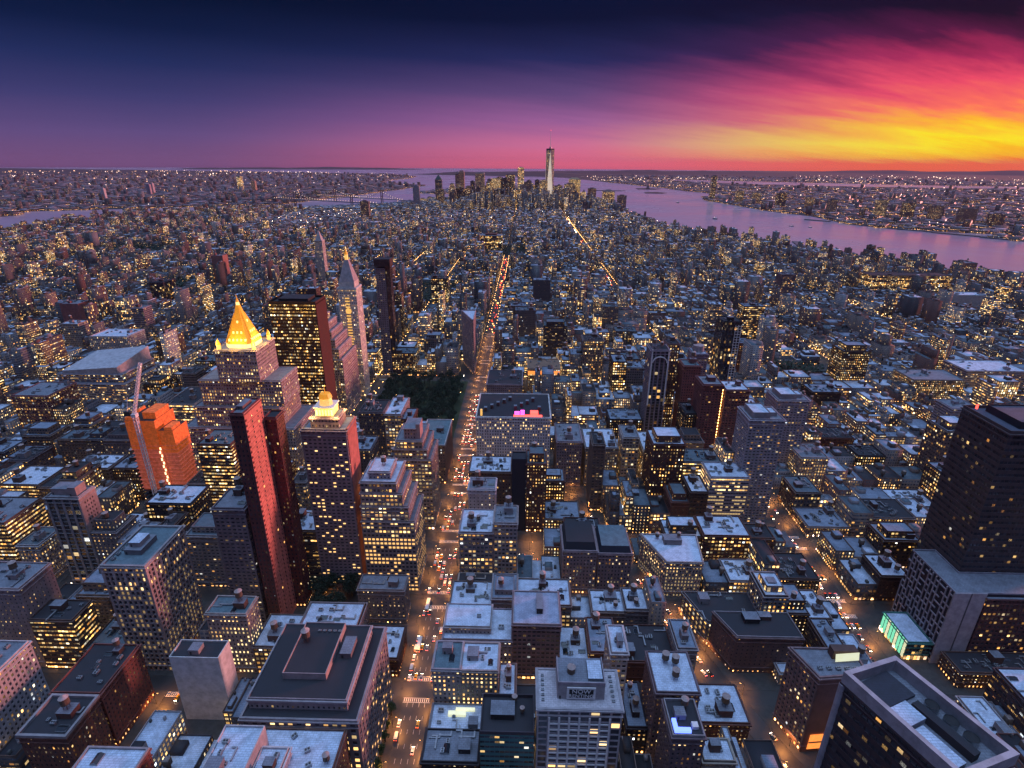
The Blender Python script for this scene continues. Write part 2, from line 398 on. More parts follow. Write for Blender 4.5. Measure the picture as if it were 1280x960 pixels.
sheet('water', [(32500 * math.cos(a * math.pi / 60), 32500 * math.sin(a * math.pi / 60)) for a in range(120)], -2, MWATER)
sheet('ground', MAN, 0, MGROUND, 2.5)
sheet('terrain', BKL, 0, MGROUND, 2.5); sheet('terrain', NJL, 0, MGROUND, 2.5)
for q in (GOV, LIB, ELL, ROCK): sheet('island', q, 2., MGROUND, 4.5)
sheet('bay_water', BAY, 1.0, MWATER)
# low hills on the horizon
def ridge(name, x0, y0, x1, y1, h, w, seed):
    r_ = random.Random(seed); mb = MB(); N_ = 60; prev = None
    dx, dy = x1 - x0, y1 - y0; L_ = math.hypot(dx, dy); nx, ny = -dy / L_, dx / L_
    ph = [r_.uniform(0, 6.28) for _ in range(5)]
    for i in range(N_ + 1):
        f_ = i / N_; hh = h * (math.sin(math.pi * f_) ** .6) * (.72 + .15 * math.sin(9 * f_ + ph[0]) + .1 * math.sin(23 * f_ + ph[1]) + .05 * math.sin(51 * f_ + ph[2])) + 1
        c = (x0 + dx * f_, y0 + dy * f_)
        row = [(c[0] + nx * w * k, c[1] + ny * w * k, .5 + hh * g) for k, g in ((-1, 0), (-.5, .55), (0, 1), (.5, .6), (1, 0))]
        if prev:
            for k in range(4): mb.poly([prev[k], prev[k + 1], row[k + 1], row[k]], MGROUND)
        prev = row
    o = mb.obj(name); o['kind'] = 'structure'
ridge('hills', -2500, 17500, 1500, 15500, 110, 1500, 1)
ridge('hills', 1500, 20500, 9000, 22000, 120, 1500, 2)
ridge('hills', 12000, 26000, 24000, 18000, 190, 1800, 3)
ridge('hills', -14000, 24000, -5000, 27500, 95, 1500, 4)

# ------------------------------------------------------------------ streets
PARKS = [(-208, -84, 596, 818)]                               # the dark square
road = MB(); pave = MB(); paint = MB()
def near_hw(w): return w * .58
for ax, w in AVES:
    y0, y1 = (60, 4300) if ax > -1200 else (700, 3300)
    if ax == -65: y1 = 2060
    elif ax != 248: y1 = min(y1, 2080)
    if ax > 500: y1 = 2700 if ax < 700 else 1900
    if ax > 1000: y1 = 1500
    road.box(ax - near_hw(w), ax + near_hw(w), y0, y1, .004, .012, MROAD)
for s, Y in STREETS.items():
    if Y < 60 or Y > 4300: continue
    hw = 9 if s in (23, 14, 34, 0, 42) else 5.5
    xs_ = np.arange(-2400, 1700, 10.); ok_ = inpoly(xs_, xs_ * 0 + Y + 10, MAN) & inpoly(xs_, xs_ * 0 + Y - 10, MAN)
    road.box(xs_[ok_].min(), xs_[ok_].max(), Y - hw, Y + hw, .016, .024, MROAD)
bw = [(bway(Y), Y) for Y in range(60, 1400, 60)]
for (xa, Ya), (xb, Yb) in zip(bw[:-1], bw[1:]):
    road.poly([(xa - 8, Ya, .03), (xa + 8, Ya, .03), (xb + 8, Yb, .03), (xb - 8, Yb, .03)], MROAD)
o = road.obj('road'); o['kind'] = 'structure'
# pavements: raised block slabs
aves_s = sorted(AVES); stl = sorted((Y, s) for s, Y in STREETS.items() if 80 < Y < 1700)
for i in range(len(aves_s) - 1):
    xa, wa_ = aves_s[i]; xb, wb_ = aves_s[i + 1]
    if xa < -900 or xb > 1400: continue
    for j in range(len(stl) - 1):
        ya_, sa_ = stl[j]; yb_, sb_ = stl[j + 1]
        P_ = [(xa + near_hw(wa_), ya_ + 5.5), (xb - near_hw(wb_), ya_ + 5.5), (xb - near_hw(wb_), yb_ - 5.5), (xa + near_hw(wa_), yb_ - 5.5)]
        if P_[0][0] < bway(ya_) < P_[1][0] or P_[0][0] < bway(yb_) < P_[1][0]:
            a0, a1 = bway(P_[0][1]), bway(P_[2][1])
            if a0 - 8 > P_[0][0] and a1 - 8 > P_[0][0]:
                pave.prism([P_[0], (a0 - 8, P_[0][1]), (a1 - 8, P_[2][1]), P_[3]], 0, .14, MPAVE)
            if a0 + 8 < P_[1][0] and a1 + 8 < P_[1][0]:
                pave.prism([(a0 + 8, P_[0][1]), P_[1], P_[2], (a1 + 8, P_[2][1])], 0, .14, MPAVE)
        else: pave.prism(P_, 0, .14, MPAVE)
o = pave.obj('pavement'); o['kind'] = 'structure'
for Y, s in stl:
    if Y > 1300: break
    for ax, w in AVES:
        if ax < -230 or ax > 260: continue
        h = near_hw(w)
        for sgn in (-1, 1):
            yy = Y + sgn * 8
            k = ax - h + .5
            paint.box(ax - h, ax + h, yy - 1.7, yy - 1.4, .028, .034, MPAINT)
            paint.box(ax - h, ax + h, yy + 1.4, yy + 1.7, .028, .034, MPAINT)
            while k < ax + h - .5:
                paint.box(k, k + .5, yy - 1.1, yy + 1.1, .028, .034, MPAINT); k += 1.3
for lane in (-5.6, -1.9, 1.9, 5.6):
    Y = 90
    while Y < 1300:
        if min(abs(Y - q) for q, _ in stl) > 12: paint.box(-65 + lane - .08, -65 + lane + .08, Y, Y + 3, .028, .034, MPAINT)
        Y += 9
o = paint.obj('road_markings'); o['kind'] = 'structure'

# ------------------------------------------------------------------ building kit
ST = dict(masonry=(2.6, 3.4, .40, .48, .2), loft=(3.1, 3.7, .66, .52, .3), ribbon=(2.4, 3.5, .93, .40, .18), bronze=(1.9, 3.9, .74, .42, .1), glass=(2.4, 3.9, .90, .86, .12),
          lattice=(2.7, 3.5, .52, .56, .4), big=(4.6, 4.2, .55, .60, .5), punched=(3.2, 3.2, .26, .36, .12), stripe=(5.6, 3.6, .70, .97, .7),
          balcony=(3.4, 2.95, .62, .44, .5), blank=None, tower=(2.1, 3.7, .5, .6, .25), band=(2.4, 4.5, .95, .46, .3), frame=(4.9, 4.1, .80, .74, .3), pier=(3.4, 3.7, .60, .74, .8))
RED = (.30, .11, .09); BRN = (.20, .12, .10); TAN = (.42, .33, .27); GRY = (.30, .29, .31); LGT = (.52, .48, .50); WHT = (.74, .70, .72); DRK = (.055, .045, .05); PNK = (.55, .42, .42); CRM = (.50, .43, .36)
RB = (.66, .75, .90); RG = (.24, .26, .31); RD = (.035, .035, .045); RT = (.14, .22, .26)
CN = {RED: 'red brick', BRN: 'brown brick', TAN: 'tan', GRY: 'grey', LGT: 'pale grey', WHT: 'white', DRK: 'dark', PNK: 'pinkish', CRM: 'cream'}
RN = {RB: 'pale blue', RG: 'grey', RD: 'black', RT: 'teal'}
def inset(pts, d):
    n = len(pts); out = []
    for i in range(n):
        a = Vector(pts[i - 1]); b = Vector(pts[i]); c = Vector(pts[(i + 1) % n])
        e1 = (b - a).normalized(); e2 = (c - b).normalized()
        n1 = Vector((-e1.y, e1.x)); n2 = Vector((-e2.y, e2.x))
        k = n1 + n2; k = k / max(k.dot(n1), .3) if k.length > 1e-6 else n1
        q = b + k * d; out.append((q.x, q.y))
    return out
def rect(x0, x1, y0, y1): return [(x0, y0), (x1, y0), (x1, y1), (x0, y1)]
def grid(mb, pts, z0, z1, st, col, edges=None, spand=True):
    bay, fl, wf, hf, d = ST[st]
    nf = max(1, round((z1 - z0) / fl)); fh = (z1 - z0) / nf; n = len(pts)
    for i in range(n):
        if edges is not None and i not in edges: continue
        a = Vector(pts[i]); b = Vector(pts[(i + 1) % n]); L_ = (b - a).length; e = (b - a) / L_; nn = Vector((e.y, -e.x))
        nb = max(1, round(L_ / bay)); bw_ = L_ / nb; pw = bw_ * (1 - wf)
        def strip(s0, s1, q0, q1, dd, hz):
            A = a + e * s0; B = a + e * s1; A2 = A + nn * dd; B2 = B + nn * dd
            mb.poly([(A2.x, A2.y, q0), (B2.x, B2.y, q0), (B2.x, B2.y, q1), (A2.x, A2.y, q1)], WALL, col)
            if hz:
                mb.poly([(A2.x, A2.y, q1), (B2.x, B2.y, q1), (B.x, B.y, q1), (A.x, A.y, q1)], WALL, col)
                mb.poly([(A.x, A.y, q0), (B.x, B.y, q0), (B2.x, B2.y, q0), (A2.x, A2.y, q0)], WALL, col)
            else:
                mb.poly([(A.x, A.y, q0), (A2.x, A2.y, q0), (A2.x, A2.y, q1), (A.x, A.y, q1)], WALL, col)
                mb.poly([(B2.x, B2.y, q0), (B.x, B.y, q0), (B.x, B.y, q1), (B2.x, B2.y, q1)], WALL, col)
        for k in range(nb + 1):
            s0 = k * bw_ - pw / 2; s1 = k * bw_ + pw / 2
            if k == 0: s0 = -(d - .004)
            if k == nb: s1 = L_ + d - .004
            if pw > .05: strip(s0, s1, z0, z1, d, False)
        if spand:
            sh = fh * (1 - hf); ds = d - .06
            for k in range(nf + 1):
                q0 = z0 + k * fh - sh / 2; q1 = q0 + sh
                strip(-(ds - .006), L_ + ds - .006, max(q0, z0), min(q1, z1), ds, True)
def ledges(mb, pts, z0, z1, col, d):
    c2 = tuple(min(1, c * 1.25) for c in col)
    for zz, h, o in ((z0 + 4.6, .6, .35), (z1 - 4.4, .5, .4), (z1 - .9, .9, .7)):
        if z1 - z0 < 12 and zz < z1 - 2: continue
        oo = inset(pts, -(d + o)); n = len(pts)
        for k in range(n):
            j = (k + 1) % n
            mb.poly([(*oo[k], zz), (*oo[j], zz), (*oo[j], zz + h), (*oo[k], zz + h)], WALL, c2)
            mb.poly([(*oo[k], zz + h), (*oo[j], zz + h), (*pts[j], zz + h), (*pts[k], zz + h)], WALL, c2)
            mb.poly([(*pts[k], zz), (*pts[j], zz), (*oo[j], zz), (*oo[k], zz)], WALL, c2)
def seedv(): return round(rnd.random(), 4)
def walls(mb, pts, z0, z1, st, col, lit, geo=False, uo=None, cap=None, capcol=RG):
    if uo is None: uo = rnd.randrange(500)
    if ST[st] is None:
        mb.prism(pts, z0, z1, WALL, col, cap=bool(cap), top=ROOF, topcol=capcol); return
    bay, fl, wf, hf, d = ST[st]
    if geo:
        mb.prism(pts, z0, z1, FAC, col, prm=(lit, 1., 1., seedv()), bay=bay, floor=fl, uo=uo, cap=bool(cap), top=ROOF, topcol=capcol)
        grid(mb, pts, z0, z1, st, col); ledges(mb, pts, z0, z1, col, d)
    else:
        mb.prism(pts, z0, z1, FAC, col, prm=(lit, wf, hf, seedv()), bay=bay, floor=fl, uo=uo, cap=bool(cap), top=ROOF, topcol=capcol)
def parapet(par, pts, z, col, h=1.1, w=.45, out=.0):
    mb = MB(); o_ = inset(pts, -out) if out else pts; i_ = inset(pts, w); n = len(pts)
    for k in range(n):
        j = (k + 1) % n
        mb.poly([(*o_[k], z), (*o_[j], z), (*o_[j], z + h), (*o_[k], z + h)], WALL, col)
        mb.poly([(*o_[k], z + h), (*o_[j], z + h), (*i_[j], z + h), (*i_[k], z + h)], WALL, col)
        mb.poly([(*i_[j], z - .2), (*i_[k], z - .2), (*i_[k], z + h), (*i_[j], z + h)], WALL, col)
        if out: mb.poly([(*pts[k], z), (*pts[j], z), (*o_[j], z), (*o_[k], z)], WALL, col)
    return mb.obj('parapet', par)
def deck(par, pts, z, col):
    mb = MB(); mb.poly([(x, y, z) for x, y in inset(pts, .05)], ROOF, col); return mb.obj('roof', par)
def tank_mesh():
    mb = MB()
    for i in range(4):
        a = math.pi / 4 + i * math.pi / 2; mb.bar((1.3 * math.cos(a), 1.3 * math.sin(a), 0), (1.3 * math.cos(a), 1.3 * math.sin(a), 3.2), .18, MW['steel'])
    mb.bar((-.9, -.9, 1.2), (.9, -.9, 2.8), .1, MW['steel']); mb.bar((-.9, .9, 2.8), (.9, .9, 1.2), .1, MW['steel'])
    mb.cyl(0, 0, 3.1, 3.3, 2.1, 2.1, MW['steel'], 14)
    mb.cyl(0, 0, 3.3, 7.0, 2.0, 1.95, MW['tankwood'], 14, cap=False)
    return mb.mesh('water_tank')
TANK = tank_mesh()
_l = MB(); _l.cyl(0, 0, 7.0, 8.4, 2.2, .0, MW['tankpink'], 14); TLID = _l.mesh('tank_lid')
def ac_mesh():
    mb = MB(); mb.box(-1.4, 1.4, -1, 1, .3, 1.7, MW['metal'], bottom=True); mb.box(-1.2, 1.2, -.8, .8, 0, .3, MW['steel'])
    mb.cyl(-.65, 0, 1.7, 1.95, .5, .5, MW['steel'], 10); mb.cyl(.65, 0, 1.7, 1.95, .5, .5, MW['steel'], 10)
    return mb.mesh('cooling_unit')
ACM = ac_mesh()
def duct_mesh():
    mb = MB(); mb.box(-4, 4, -.4, .4, .4, 1.1, MW['metal'], bottom=True); mb.box(3.2, 4, .4, 3, .4, 1.1, MW['metal'], bottom=True)
    for k in (-3, 0, 3): mb.box(k - .1, k + .1, -.3, .3, 0, .4, MW['steel'])
    return mb.mesh('air_duct')
DUCT = duct_mesh()
def skl_mesh():
    mb = MB(); mb.box(-1.6, 1.6, -2.4, 2.4, 0, .5, MW['metal'])
    mb.poly([(-1.5, -2.3, .5), (1.5, -2.3, .5), (0, -2.3, 1.3)], MW['metal']); mb.poly([(1.5, 2.3, .5), (-1.5, 2.3, .5), (0, 2.3, 1.3)], MW['metal'])
    mb.poly([(1.5, -2.3, .5), (1.5, 2.3, .5), (0, 2.3, 1.3), (0, -2.3, 1.3)], MW['glass']); mb.poly([(-1.5, 2.3, .5), (-1.5, -2.3, .5), (0, -2.3, 1.3), (0, 2.3, 1.3)], MW['glass'])
    return mb.mesh('skylight')
SKL = skl_mesh()
def put(me, name, par, x, y, z, rz=0., s=1.):
    o = bpy.data.objects.new(name, me); C.objects.link(o); o.parent = par; o.location = (x, y, z); o.rotation_euler.z = rz; o.scale = (s, s, s)
    if me is TANK:
        l = bpy.data.objects.new('tank_lid', TLID); C.objects.link(l); l.parent = o
    return o
def bulkhead(par, x0, x1, y0, y1, z, h, col, name='stair_bulkhead', topcol=None):
    mb = MB(); mb.box(x0, x1, y0, y1, z, z + h, WALL, col, ROOF, topcol or rnd.choice([RB, RG, RG, RD])); 
    mb.box(x0 - .15, x1 + .15, y0 - .15, y1 + .15, z + h, z + h + .35, WALL, tuple(c * .9 for c in col), ROOF, topcol or RG)
    if x1 - x0 > 2.5: mb.box(x0 + .8, x0 + 1.8, y0 - .06, y0, z, z + 2.1, MW['steel'])
    return mb.obj(name, par)
def roofstuff(par, x0, x1, y0, y1, z, col, tanks=None, dens=1.):
    w, d = x1 - x0, y1 - y0
    if w < 6 or d < 6: return 0
    nt = 0
    bw_, bd = min(w * .45, rnd.uniform(4, 9)), min(d * .4, rnd.uniform(4, 8)); bx = rnd.uniform(x0 + 1, x1 - bw_ - 1); by = rnd.uniform(y0 + 1.5, y1 - bd - 1)
    bh = rnd.uniform(3, 5.5)
    bulkhead(par, bx, bx + bw_, by, by + bd, z, bh, rnd.choice([col, col, LGT, BRN]))
    k = rnd.random() if tanks is None else None
    nt = tanks if tanks is not None else (0 if k < .35 else 1 if k < .85 else 2)
    for i in range(nt):
        if i == 0: put(TANK, 'water_tank', par, bx + bw_ / 2, by + bd / 2, z + bh + .35, rnd.uniform(0, 1), min(1.1, bw_ / 4.5))
        else: put(TANK, 'water_tank', par, rnd.uniform(x0 + 3, x1 - 3), rnd.uniform(y0 + 3, y1 - 3), z, rnd.uniform(0, 1), rnd.uniform(.7, 1))
    for i in range(int(dens * min(6, w * d / 140.) + rnd.random())):
        put(rnd.choice([ACM, ACM, SKL, DUCT]) if w > 12 else ACM, 'cooling_unit', par, rnd.uniform(x0 + 2.5, x1 - 2.5), rnd.uniform(y0 + 2.5, y1 - 2.5), z, rnd.choice([0, math.pi / 2]), rnd.uniform(.7, 1.2)) 
    for ch in par.children:
        if ch.name.startswith('cooling_unit'):
            if ch.data is SKL: ch.name = 'skylight'
            elif ch.data is DUCT: ch.name = 'air_duct'
    return nt
NB = [0]; OCC = []
PANE = {}
def pane(w, h, lit):
    k = (round(w, 2), round(h, 2), lit)
    if k not in PANE:
        mb = MB(); mb.box(-w / 2, w / 2, -.10, -.02, -h / 2, h / 2, MW['pane_lit' if lit else 'pane_dark'], bottom=True); PANE[k] = mb.mesh('window')
    return PANE[k]
def add_panes(par, pts, z0, z1, st, lit, edges, limit=100, keep=None):
    """the first windows (top floors of the seen sides) as parts of their own, the rest as one stuff part"""
    bay, fl, wf, hf, d = ST[st]; nf = max(1, round((z1 - z0) / fl)); fh = (z1 - z0) / nf; cells = []
    for i in range(len(pts)):
        a = Vector(pts[i]); b = Vector(pts[(i + 1) % len(pts)]); L_ = (b - a).length; e = (b - a) / L_; nn = Vector((e.y, -e.x))
        nb = max(1, round(L_ / bay)); bw_ = L_ / nb
        for r_ in range(nf):
            row = rnd.random()
            for c in range(nb):
                g_ = rnd.random() if c % 3 == 0 or c == 0 else g_; on = rnd.random() < lit * (.12 + 1.5 * row ** 2 + 2.2 * g_ ** 4)
                q = a + e * (c + .5) * bw_
                cells.append(((0 if i in edges else 1000) + (nf - r_), q, z0 + (r_ + .5) * fh, math.atan2(e.y, e.x), bw_ * wf, fh * hf, on, nn))
    cells.sort(key=lambda c_: c_[0]); rest = MB()
    for k, (_, q, zz, ang, w, h, on, nn) in enumerate(cells):
        if k < limit:
            o = bpy.data.objects.new('window', pane(w, h, on)); C.objects.link(o); o.parent = par
            o.location = (q.x, q.y, zz); o.rotation_euler.z = ang
        else:
            e = Vector((math.cos(ang), math.sin(ang))); A = q - e * w / 2 + nn * .08; B = q + e * w / 2 + nn * .08
            rest.poly([(A.x, A.y, zz - h / 2), (B.x, B.y, zz - h / 2), (B.x, B.y, zz + h / 2), (A.x, A.y, zz + h / 2)], MW['pane_lit' if on else 'pane_dark'])
    if rest.f: rest.obj('window_panes', par, kind='stuff')
def bld(name, label, pts, z, st='masonry', col=GRY, roof=RG, lit=.3, cat='building', group=None, geo=True, panes=False, tanks=None, rs=True, par=True, parcol=None, pout=0., parh=1.1, dens=1., occ=True, roofz=None, z0=0.):
    dens *= 1.4
    """one building: an Empty with wall, roof, parapet and roof fittings; coordinates of the parts are world metres"""
    root = empty(name, (0, 0, 0), label, cat, group)
    mb = MB()
    if panes:
        mb.prism(pts, z0, z, WALL, tuple(c * .3 for c in col), cap=False); grid(mb, pts, z0, z, st, col); ledges(mb, pts, z0, z, col, ST[st][4])
        add_panes(root, pts, z0, z, st, lit, panes)
    else: walls(mb, pts, z0, z, st, col, lit, geo)
    mb.obj('wall', root)
    deck(root, pts, z - .02, roof)
    if par: parapet(root, pts, z - .01, parcol or tuple(min(1, c * 1.15) for c in col), parh, .5, pout)
    xs = [q[0] for q in pts]; ys = [q[1] for q in pts]
    if rs: roofstuff(root, min(xs) + 1.2, max(xs) - 1.2, min(ys) + 1.2, max(ys) - 1.2, z, col, tanks, dens)
    if occ: OCC.append((min(xs), max(xs), min(ys), max(ys)))
    NB[0] += 1
    return root
def tier(root, pts, z0, z1, st, col, lit, roof=RG, name='upper_storeys', geo=True, par=True):
    mb = MB(); walls(mb, pts, z0, z1, st, col, lit, geo, cap=True, capcol=roof); o = mb.obj(name, root)
    if par: parapet(root, pts, z1, col, .9, .4)
    return o
def rootshift(root, x, y):
    """put the Empty at the thing's base, keeping the parts where they are"""
    for ch in root.children: ch.location = (ch.location.x - x, ch.location.y - y, ch.location.z)
    root.location = (x, y, 0)
ALLB = []

# ------------------------------------------------------------------ the near and the tall buildings, one by one
# --- the dark-roofed store on the avenue
b = bld('department_store', 'broad stone department store with black roof, tall penthouse strips and pink flank beside the avenue', rect(-139, -80.5, 196, 256), 60, 'big', (.40, .34, .36), RD, .30, panes=(0, 1), rs=False, pout=.5, parcol=(.5, .44, .46))
tier(b, rect(-137, -87, 202, 251), 60, 66.5, 'masonry', (.55, .48, .50), .12, RD, 'penthouse')
tier(b, rect(-124, -101, 214, 249), 66.6, 70, 'blank', (.6, .48, .48), 0, RD, 'machine_room')
bulkhead(b, -98, -92, 228, 240, 66.5, 3.2, (.3, .26, .28)); put(TANK, 'water_tank', b, -119, 236, 70, 0, 1.1)
for k in range(5): put(ACM, 'cooling_unit', b, -114 + 2.9 * k, 243, 70, 0, .6)
b = bld('annex_building', 'low annex with wide pale blue roof directly before the black-roofed store', rect(-126, -86, 150, 194), 56, 'masonry', BRN, RB, .25, rs=False)
for q in ((-98, 176), (-94, 166), (-101, 183), (-110, 190)): put(ACM, 'cooling_unit', b, *q, 56, rnd.uniform(0, 1), 1.)
put(TANK, 'water_tank', b, -90, 178, 56, 0, .8)
b = bld('penthouse_block', 'white stucco block with a blank pink flank, standing beside the wide pale blue roof', rect(-140, -121, 158, 186), 68, 'blank', WHT, RB, 0, tanks=0, dens=2.)
b = bld('penthouse_block', 'smaller white block with a louvred pink flank, stepped down from the blank stucco one', rect(-120.6, -108, 152, 180), 62, 'lattice', WHT, RB, .0, tanks=0, dens=2.)
b = bld('corner_building', 'red brick corner building with blue roof inside a broad white parapet by the side avenue', rect(-199, -171, 132, 175), 66, 'masonry', RED, RB, .06, parcol=LGT, pout=.4, tanks=0)
b = bld('brick_building', 'brown brick building with double white cornice and dark recessed roof', rect(-258, -233, 196, 219), 43, 'masonry', (.26, .12, .10), RD, .12, parcol=LGT, pout=.8, parh=1.6, tanks=1)
b = bld('brick_building', 'long red brick block whose whole flank faces the orange-lit side avenue', rect(-262, -234, 222, 256), 42, 'masonry', (.34, .12, .10), RD, .08, tanks=1)
b = bld('office_building', 'white gridded office block cut by the picture edge, pink evening light on its windows', rect(-310, -284, 205, 240), 60, 'lattice', WHT, RG, .25, tanks=0)
b = bld('office_building', 'pale block with punched holes in its pink flank, beside the striped slab tower', rect(-352, -318, 275, 300), 66, 'punched', PNK, RG, .2, tanks=1)
b = bld('office_building', 'low yellow-lit loft in front of the pale block with punched holes', rect(-318, -290, 274, 292), 42, 'ribbon', BRN, RD, .7, tanks=0)
b = bld('office_building', 'brown loft with long rows of yellow windows left of the striped slab tower', rect(-437, -402, 356, 392), 56, 'ribbon', BRN, RG, .75, tanks=1)
b = bld('arcade_building', 'tall cream loft building with arched attic storey, grey roof rim and stacked penthouses', rect(-259, -232.5, 275, 315), 86, 'pier', (.50, .42, .42), RT, .36, panes=(0, 1), rs=False, parcol=LGT, pout=.9, parh=1.3)
bulkhead(b, -252, -241, 286, 302, 86, 3.4, GRY, 'penthouse', RG); bulkhead(b, -250, -243, 289, 299, 89.8, 3., LGT, 'machine_room', RB)
for k in range(4): put(ACM, 'cooling_unit', b, -256, 281 + 5 * k, 86, 1.57, .9)
mb = MB()                                                        # attic columns
for k in range(5):
    xx = -259 + 26.5 * k / 4; mb.box(xx - .9, xx + .9, 273.9, 274.95, 72, 84.5, WALL, (.66, .58, .58))
for k in range(7):
    yy = 275 + 40 * k / 6; mb.box(-232.45, -231.4, yy - .9, yy + .9, 72, 84.5, WALL, (.66, .58, .58))
mb.obj('columns', b)
b = bld('loft_building', 'lit stone building with dark blue roof behind the blank white block', rect(-201, -175, 274.5, 290), 50, 'masonry', (.52, .46, .44), RT, .6, panes=(0, 1), tanks=1, pout=.3)
b = bld('white_block', 'blank windowless white block with a chimney bulkhead on its roof edge', rect(-204, -175, 240, 253), 50, 'blank', (.92, .90, .95), RD, 0, rs=False)
bulkhead(b, -194, -188, 243, 249, 50, 3., LGT)
b = bld('slab_tower', 'tall slab tower with white vertical ribs, blank pink flank and pink penthouse', rect(-360, -335, 354, 370), 82, 'stripe', (.50, .46, .48), RG, .10, rs=False)
mb = MB(); mb.box(-334.8, -334.2, 354, 370, 0, 82.6, WALL, (.62, .48, .48))  # flank sheet tinted pink: sunset light put into its colour
for k in range(18):
    for q in (-4, -1.3, 1.3, 4): mb.box(-334.18, -334.1, 362 + q - .5, 362 + q + .5, 12 + 3.7 * k, 13.6 + 3.7 * k, MW['black'])
mb.obj('flank_wall', b)
bulkhead(b, -358, -342, 358, 368, 82, 5, PNK); bulkhead(b, -343, -337, 356, 366, 82, 7.5, PNK, 'machine_room')
# --- red towers
b = bld('red_tower', 'very slender red brick tower, its sheer flank glowing red in the sunset', rect(-181.0, -173, 311, 335), 174, 'masonry', (.22, .07, .07), RG, .04, rs=False, par=True)
bulkhead(b, -180, -176, 318, 330, 174, 2.2, (.3, .2, .2), topcol=RG)
mb = MB(); mb.box(-172.6, -172.2, 311, 335, 0, 174.6, WALL, (.98, .33, .27))  # flank far brighter than the front: sunset glow painted into the colour
for k in range(45):
    mb.box(-172.2, -171.9, 311.2, 312.6, 6 + 3.7 * k, 7.4 + 3.7 * k, WALL, (.3, .06, .05)); mb.box(-172.19, -172.1, 313, 335, 4.2 + 3.7 * k, 4.5 + 3.7 * k, WALL, (.52, .16, .13))
    for q in (319, 327, 332.5): mb.box(-172.19, -172.08, q, q + 1.1, 5.6 + 3.7 * k, 7.0 + 3.7 * k, MW['pane_lit'] if (k * 7 + int(q)) % 23 == 0 else MW['pane_dark'])
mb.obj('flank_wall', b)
b = bld('red_tower', 'dark red tower half hidden behind the slender sheer-flanked red one', rect(-172.8, -164.5, 335.2, 347), 160, 'masonry', (.20, .06, .06), RD, .07, tanks=0)
b = bld('apartment_building', 'grey apartment block with dim window rows against the foot of the red tower', rect(-206, -184.8, 312, 336), 104, 'balcony', (.30, .24, .27), RG, .10, tanks=1)
# --- balcony tower with the gilded lantern
b = bld('balcony_tower', 'brown apartment tower of many balconies crowned by a lit golden lantern', rect(-157, -125.5, 354.5, 378), 142, 'balcony', (.40, .30, .33), RG, .13, panes=(0, 1), rs=False)
tier(b, rect(-151, -131, 358, 374), 142, 150, 'masonry', (.5, .36, .38), .2, RG, 'penthouse')
mb = MB(); mb.box(-147.5, -135, 360, 372, 150.9, 157, MW['goldlit'])
for k in range(6): mb.box(-146.8 + 2.1 * k, -145.8 + 2.1 * k, 359.7, 359.98, 151.4, 155.6, MW['goldhot'])
mb.box(-148.5, -134, 359, 373, 157, 157.8, MW['white']); mb.obj('lantern_base', b)
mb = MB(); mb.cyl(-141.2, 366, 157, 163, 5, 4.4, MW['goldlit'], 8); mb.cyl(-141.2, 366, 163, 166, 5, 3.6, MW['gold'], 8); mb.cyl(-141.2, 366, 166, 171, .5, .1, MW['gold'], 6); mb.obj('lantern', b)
for q in ((-150, 356), (-132, 356), (-128, 374)):
    ld = bpy.data.lights.new('floodlight', 'POINT'); ld.energy = 8000; ld.color = (1., .6, .2); ld.shadow_soft_size = .8; lo = bpy.data.objects.new('floodlight', ld); C.objects.link(lo); lo.parent = b; lo.location = (*q, 153)
mb = MB(); mb.box(-125.1, -124.6, 356, 377, 0, 143, WALL, (.8, .28, .23)); mb.obj('flank_wall', b)  # coral flank sheet carries the low sun's glow in its colour
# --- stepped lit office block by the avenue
b = bld('stepped_building', 'big stepped office block full of lit windows and stone terraces beside the avenue', rect(-121, -81, 354.5, 392), 66, 'loft', (.46, .38, .38), RG, .62, panes=(0, 1), rs=False)
tier(b, rect(-120.5, -85, 355, 391), 66, 79, 'loft', (.5, .41, .41), .6, RG); tier(b, rect(-120, -89, 355.5, 390), 79, 90, 'loft', (.5, .41, .41), .55, RG); tier(b, rect(-119.5, -93, 356, 389), 90, 99, 'loft', (.5, .42, .42), .5, RB)
tier(b, rect(-114, -98, 361, 382), 99, 105, 'masonry', (.55, .5, .52), .1, RB, 'penthouse'); put(TANK, 'water_tank', b, -105, 372, 105)
b = bld('stepped_building', 'tan stepped tower with a pinkish rooftop slab, next past the big lit one', rect(-114, -80.5, 435, 474), 74, 'loft', (.48, .37, .37), RG, .32, rs=False)
tier(b, rect(-113, -84, 436, 473), 74, 84, 'loft', (.5, .38, .38), .3, RG); tier(b, rect(-111, -88, 437, 472), 84, 91.5, 'loft', (.5, .39, .39), .25, RG)
tier(b, rect(-104, -94, 441, 462), 91.5, 102, 'masonry', (.6, .42, .44), .05, RG, 'penthouse', par=False); tier(b, rect(-93.6, -90, 441, 455), 91.5, 106, 'blank', (.6, .42, .44), .0, RG, 'stair_tower', par=False)
b = bld('office_building', 'low brown two-part building at the foot of the big stepped lit block', rect(-118, -84, 320, 336), 31, 'punched', (.34, .27, .27), RG, .22, tanks=0)
b = bld('corner_building', 'wide building with flat teal roof framed in white by the dark park', rect(-108, -80.5, 515.5, 577), 46, 'masonry', (.32, .20, .18), RT, .2, parcol=WHT, pout=.4, tanks=0)
b = bld('office_building', 'dark stone building with spiky roof works in front of the park trees', rect(-167, -142, 515.5, 548), 82, 'masonry', (.17, .14, .16), RD, .16, tanks=2, dens=3)
b = bld('office_building', 'lit building with pale roof joined to the dark spiky-roofed one by the park', rect(-141, -124, 516, 560), 80, 'loft', (.46, .36, .36), RB, .45, tanks=0, dens=2)
